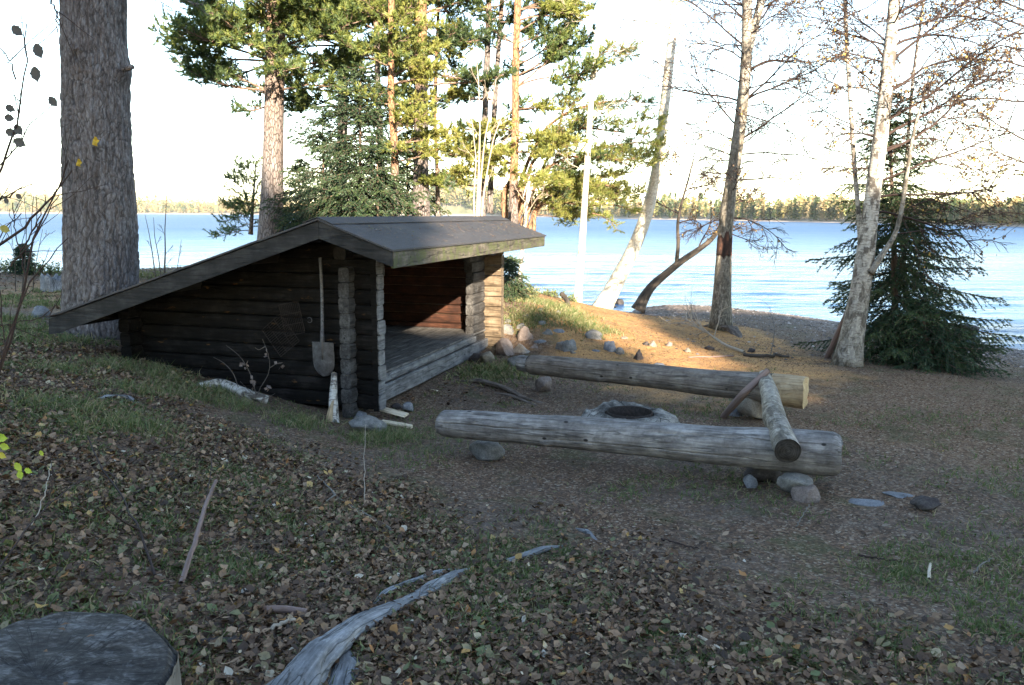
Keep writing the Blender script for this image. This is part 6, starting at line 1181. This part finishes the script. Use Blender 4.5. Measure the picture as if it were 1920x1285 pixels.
stick([(1445, 668), (1452, 640), (1440, 612), (1424, 600)], [.02, .25, .45, .5], .008, .004, 'thin dark sapling twig arching up right of the fallen branch', 'alder_bark', seed=21)
pa = gpx(1560, 672); pb = atd(1606, 545, 11.55)
m = MB(); Q = smooth([pa+np.array([-.05, .1, -.05]), pa*.5+pb*.5+np.array([-.04, 0, 0]), pb], 16); m.tube(Q, radii(Q, .05, .028), 10); tag(m.build('dead_stem', MAT['strip_bark']), 'reddish brown dead stem leaning against the foot of the leaning white birch', 'branch')
# jagged grey stump on the left bank
p = gpx(105, 545); sg_ = 40; th = np.arange(sg_)*2*pi/sg_; mb = MB(); V = []; B = []
for k, q in enumerate(np.linspace(0, 1, 10)):
    R_ = .32*(1-.25*q)*(1+.15*fbm(np.stack([np.cos(th)*2, np.sin(th)*2, th*0+q], -1), 3, 5)); z = q*(.38+.10*fbm(np.stack([np.cos(th)*2.5, np.sin(th)*2.5, th*0], -1), 3, 9)); V.append(np.stack([p[0]+R_*np.cos(th), p[1]+R_*np.sin(th), p[2]-.08+z], -1)); B.append(np.stack([R_*np.cos(th), R_*np.sin(th), z], -1))
V.append(np.tile(np.array([[p[0], p[1], p[2]+.15]]), (sg_, 1))); B.append(B[-1]*0); n = 11; i = np.arange(n-1)[:, None]*sg_+np.arange(sg_)[None]; j = np.arange(n-1)[:, None]*sg_+((np.arange(sg_)+1) % sg_)[None]
mb.add(np.array(V), np.stack([i, j, j+sg_, i+sg_], -1).reshape(-1, 4), np.array(B)); tag(mb.build('tree_stump', MAT['root_wood']), 'old broken grey stump on the bank left of the big pine', 'stump')
# ------------------------------------------------------------------ fallen leaves, chips, needles, grass
def inview(x, y, m=320):
    px, py = proj(np.stack([x, y, hz0(x, y)], -1)); return (px > -m) & (px < 1920+m) & (py < 1285+200) & (y > .5)
FOOT = []
RTP = []
def keep_off(x, y):
    """no litter inside the shelter footprint"""
    q = np.stack([x-P0[0], y-P0[1]], -1); u = q@UU[:2]; v = q@VV[:2]
    k = ~((u > -.05) & (u < 4.4) & (v > .15) & (v < 3.2)) & (np.hypot(x-sc[0], y-sc[1]) > .41)
    R_ = np.array(ROOTP); d = np.full(x.shape, 9.)
    for a in R_[::2]: d = np.minimum(d, np.hypot(x-a[0], y-a[1])-a[2]*.8)
    return k & (d > hsh((x*1e4).astype(np.int64), (y*1e4).astype(np.int64), 1, 2)*.03-.012)
def litter(name, n, area, dens, smin, smax, seed, lab, cat, tilt=.5, lift=.02, tsh=None, long=False):
    r = np.random.default_rng(seed); x = area[0]+(area[1]-area[0])*r.random(n); y = area[2]+(area[3]-area[2])*r.random(n)
    k = (r.random(n) < dens(x, y)) & inview(x, y) & keep_off(x, y); x = x[k]; y = y[k]; n = len(x)
    s = smin+(smax-smin)*r.random(n)**2.3; z = hz(x, y)+n2(x, y, 14, 31, 3)*.007*np.exp(-((x/9)**2+((y-6)/9)**2))+lift*r.random(n)**1.5+s*.08
    th = r.random(n)*2*pi; N = nrm(np.stack([r.normal(0, tilt, n), r.normal(0, tilt, n), np.ones(n)], -1)); A = nrm(np.cross(N, np.stack([np.cos(th), np.sin(th), 0*th], -1))); Bv = np.cross(N, A); c = np.stack([x, y, z], -1); s = s[:, None]
    cu = r.uniform(-.15, .45, (n, 1))*(.1 if long else 1); w = r.uniform(.26, .42, (n, 1)) if not long else (r.uniform(.06, .16, (n, 1)) if long is True else r.uniform(.006, .014, (n, 1))); f = r.uniform(.0, .35, (n, 1))*(0 if long else 1); jj = lambda: r.uniform(.8, 1.2, (n, 1))
    V = np.stack([c-A*s*.5+N*s*cu*.25, c-A*s*.12+Bv*s*w*jj()+N*s*f*.5, c+A*s*.2+Bv*s*w*.85*jj()+N*s*f*.6, c+A*s*.52+N*s*cu*.8, c+A*s*.2-Bv*s*w*.85*jj()+N*s*f*.3, c-A*s*.12-Bv*s*w*jj()+N*s*f*.3, c+A*s*.02], 1)
    o = np.arange(n)[:, None]*7; F = np.concatenate([o+np.array(q) for q in ((0, 1, 6), (1, 2, 6), (2, 3, 6), (3, 4, 6), (4, 5, 6), (5, 0, 6))]); ti = r.random(n)
    if tsh is not None: ti = tsh(ti, x, y, r)
    mb = MB(); mb.add(V.reshape(-1, 3), F, tint=np.repeat(ti, 7), smooth=False); print(name, n)
    return tag(mb.build(name, MAT['litter']), lab, cat, None, 'stuff')
def edge(x, y): return 4.85-1.0*x*(x > 0)-.85*x*(x <= 0)-y+1.1*n2(x, y, .8, 55, 3)
def dA(x, y): 
    e = edge(x, y); rs = n2(x, y, 1.3, 58, 3); return np.clip(sst(-1.0, 1.2, e)*(.62+.5*rs)*sst(12.5, 9, np.hypot(x, y))*(1-.35*sst(-2.5, -4.5, x)*sst(5, 7, y)), .0, 1)
litter('fallen_leaves', 900000, (-8, 6, 1.8, 10.5), dA, .012, .056, 1, 'thick carpet of brown birch and aspen leaves over the foreground slope', 'leaves', .55, .030, lambda t_, x, y, r: t_**1.12)
litter('fallen_leaves', 60000, (-8, 6, 1.8, 9), lambda x, y: .5*dA(x, y)*.6*(n2(x, y, 2.2, 66, 2) > .1), .04, .066, 21, 'larger curled brown leaves lying on top of the leaf carpet', 'leaves', .95, .035, lambda t_, x, y, r: t_**1.1)
litter('twig_litter', 26000, (-8, 6, 1.8, 10), lambda x, y: .02+.6*dA(x, y), .06, .20, 22, 'thin broken twigs and straws scattered through the leaves', 'twigs', .35, .04, lambda t_, x, y, r: np.where(t_ < .7, .1+.3*t_, .62), long='twig')
litter('fallen_leaves', 60000, (-16, 0, 9, 25), lambda x, y: .45+.5*n2(x, y, .8, 68, 3), .03, .07, 24, 'scattered brown leaves on the bank left of the big pine', 'leaves', .4, .02, lambda t_, x, y, r: t_*.8)
def dB(x, y): return np.clip(.16+.5*n2(x, y, 1.1, 59, 3), .03, .6)*sst(24, 10, np.hypot(x, y))
litter('leaf_crumbs', 500000, (-9, 12, 1.8, 20), lambda x, y: np.clip(dB(x, y)+.25*(y > 11)*(x > 0), 0, 1), .008, .026, 2, 'small crumbs of leaf and bark strewn over the bare ground', 'litter', .4, .006, lambda t_, x, y, r: np.where(r.random(len(t_)) < .10, .86+.14*t_, t_*.8))
litter('needle_litter', 420000, (-8, 11, 2.2, 17), lambda x, y: np.clip(.5+.6*n2(x, y, .9, 60, 3), .05, 1)*sst(20, 7, np.hypot(x, y)), .015, .05, 3, 'loose pine needles and straw bits on the ground', 'needles', .3, .008, lambda t_, x, y, r: .15+.6*t_, long=True)
def grass(n, area, dens, h0, h1, seed, lab, w=.0035, drynes=.3):
    r = np.random.default_rng(seed); x = area[0]+(area[1]-area[0])*r.random(n); y = area[2]+(area[3]-area[2])*r.random(n); k = (r.random(n) < dens(x, y)) & inview(x, y) & keep_off(x, y); x = x[k]; y = y[k]; n = len(x)
    m = 3; z = hz(x, y); c = np.stack([x, y, z-.005], -1); c = np.repeat(c, m, 0); c[:, :2] += r.normal(0, .012, (n*m, 2)); n = n*m; h = (h0+(h1-h0)*r.random(n)**1.5)[:, None]; d = r.normal(0, .55, (n, 3)); d[:, 2] = 1; d = nrm(d); b = nrm(np.cross(d, r.normal(size=(n, 3))))*w*(.6+.8*r.random((n, 1))); bend = r.normal(0, .35, (n, 3)); bend[:, 2] = -.25*np.abs(bend[:, 0])
    V = np.stack([c-b, c+b, c+d*h*.55+b*.7, c+d*h*.55-b*.7, c+(d+bend)*h], 1); o = np.arange(n)[:, None]*5; mb = MB(); ti = np.where(r.random(n) < drynes, .6+.4*r.random(n), .55*r.random(n))
    mb.add(V.reshape(-1, 3), o+np.array([0, 1, 2, 3]), tint=np.repeat(ti, 5), smooth=False); mb2 = (o+np.array([3, 2, 4])); mb.f.append((mb2, 0, False)); print('grass', n)
    return tag(mb.build('grass', MAT['grass']), lab, 'grass', None, 'stuff')
def dG(x, y):
    nz = n2(x, y, 1.2, 61, 3); return np.clip(sst(-.12, .42, nz)*(.25+.75*np.maximum(sst(-1., 1., edge(x, y)), .40*sst(1., 2.5, x)*sst(5.6, 3.8, y))), 0, 1)*sst(13, 5, np.hypot(x, y))
grass(230000, (-8, 7, 1.8, 11), dG, .02, .075, 4, 'thin tufts of short green and yellowing grass among the leaves')
wallg = [(230, 690), (300, 712), (250, 735), (200, 690), (330, 735), (180, 800), (230, 800), (280, 810), (560, 795), (705, 825), (740, 820), (300, 700), (350, 745), (120, 700), (150, 770), (60, 760), (430, 760), (395, 735)]
WG = np.array([gpx(*q)[:2] for q in wallg])
def dW(x, y): d = np.min([(x-a)**2+(y-b)**2 for a, b in WG], 0); return np.exp(-d/.05)
grass(90000, (-8, 1, 5, 12), dW, .04, .16, 5, 'longer rough grass along the foot of the gable and the slope left of it', .003, .45)
G3 = np.array([gpx(*q)[:2] for q in [(1050, 1040), (1075, 1048), (905, 1075), (1690, 1220), (1500, 1240), (790, 1160), (1850, 1180), (1230, 1190), (1420, 1230), (1700, 1080), (1300, 1235), (620, 1225)]])
def dM(x, y): d = np.min([(x-a)**2+(y-b)**2 for a, b in G3], 0); return np.exp(-d/.012)
grass(160000, (-2, 5, 1.8, 6), dM, .015, .05, 6, 'small fresh green grass cushions beside the long root and at lower right', .0025, .08)
K3 = np.array([gpx(*q)[:2] for q in [(75, 570), (90, 572), (20, 560), (140, 640), (60, 620), (0, 600), (110, 545), (30, 640)]])
grass(60000, (-12, -2, 8, 24), lambda x, y: np.exp(-np.min([(x-a)**2+(y-b)**2 for a, b in K3], 0)/.25), .04, .14, 8, 'green grass patches on the bank left of the big pine', .006, .35)
H3 = np.array([gpx(*q)[:2] for q in [(1000, 565), (1040, 575), (1075, 600), (1100, 615), (1060, 585), (960, 560), (1020, 590), (920, 700), (990, 600)]])
def dH(x, y): d = np.min([(x-a)**2+(y-b)**2 for a, b in H3], 0); return np.exp(-d/.15)
grass(60000, (-1, 5, 9, 18), dH, .04, .14, 7, 'yellow green grass on the crest of the stony bank beside the shelter', .006, .55)
# beach pebbles
def pebbles():
    r = np.random.default_rng(12); n = 60000; x = r.uniform(1.5, 17, n); y = r.uniform(12, 28, n); z = hz(x, y); k = (z < -.45+.2*r.normal(size=n)) & (z > WZ-.03) & inview(x, y); x, y, z = x[k], y[k], z[k]; n = len(x); s = (.012+.035*r.random(n)**3)
    base = np.array([[1, 0, 0], [0, 1, 0], [-1, 0, 0], [0, -1, 0], [0, 0, 1.]]); th = r.random(n)*6.28; c, d = np.cos(th), np.sin(th); V = base[None]*s[:, None, None]*(.7+.6*r.random((n, 5, 1))); V = np.stack([V[..., 0]*c[:, None]-V[..., 1]*d[:, None], V[..., 0]*d[:, None]+V[..., 1]*c[:, None], V[..., 2]*.6], -1)+np.stack([x, y, z], -1)[:, None]
    o = np.arange(n)[:, None]*5; F = np.concatenate([o+np.array(q) for q in ((0, 1, 4), (1, 2, 4), (2, 3, 4), (3, 0, 4))]); mb = MB(); mb.add(V.reshape(-1, 3), F, tint=np.repeat(r.random(n), 5)); print('pebbles', n); tag(mb.build('pebbles', MAT['pebble']), 'grey and brown pebbles along the curving beach', 'pebbles', None, 'stuff')
MAT['pebble'] = leafmat('pebble', [(0, (.06, .05, .045)), (.5, (.15, .125, .11)), (.85, (.24, .20, .18)), (1, (.45, .40, .36))], 0.)
pebbles()

def roofdirt():
    r = np.random.default_rng(33); n = 5200; u = r.uniform(-.6, 5.05, n); v = np.where(r.random(n) < .6, r.uniform(-.46, .27, n), r.uniform(.3, 3.6, n)); d = n2(u, v, 1.6, 44, 3)+.5*(u > 4.)*(v < .3); k = r.random(n) < np.clip(.25+d, .05, 1); u, v = u[k], v[k]; n = len(u)
    z = np.where(v < .28, 1.77+(v+.48)*.3684, 2.05-(v-.28)*.3195)+.006; c = P0+u[:, None]*UU+v[:, None]*VV+z[:, None]*np.array([0, 0, 1]); a = r.random(n)*6.28; s = np.where(r.random(n) < .85, r.uniform(.02, .06, n), .03)[:, None]; w = np.where(s == .03, .012, .0014)
    A = np.cos(a)[:, None]*UU+np.sin(a)[:, None]*(VV+np.array([0, 0, 1])*np.where(v < .28, .36, -.31)[:, None]); B_ = np.cross(A, [0, 0, 1.]); V = np.stack([c-A*s/2, c+B_*w, c+A*s/2+[0, 0, .003], c-B_*w], 1); o = np.arange(n)[:, None]*4; mb = MB(); mb.add(V.reshape(-1, 3), o+np.array([0, 1, 2, 3]), tint=np.repeat(.3+.6*r.random(n), 4), smooth=False)
    tag(mb.build('needle_litter', MAT['litter']), 'scattered needles and leaf bits lying on the felt roof', 'needles', None, 'stuff')
roofdirt()
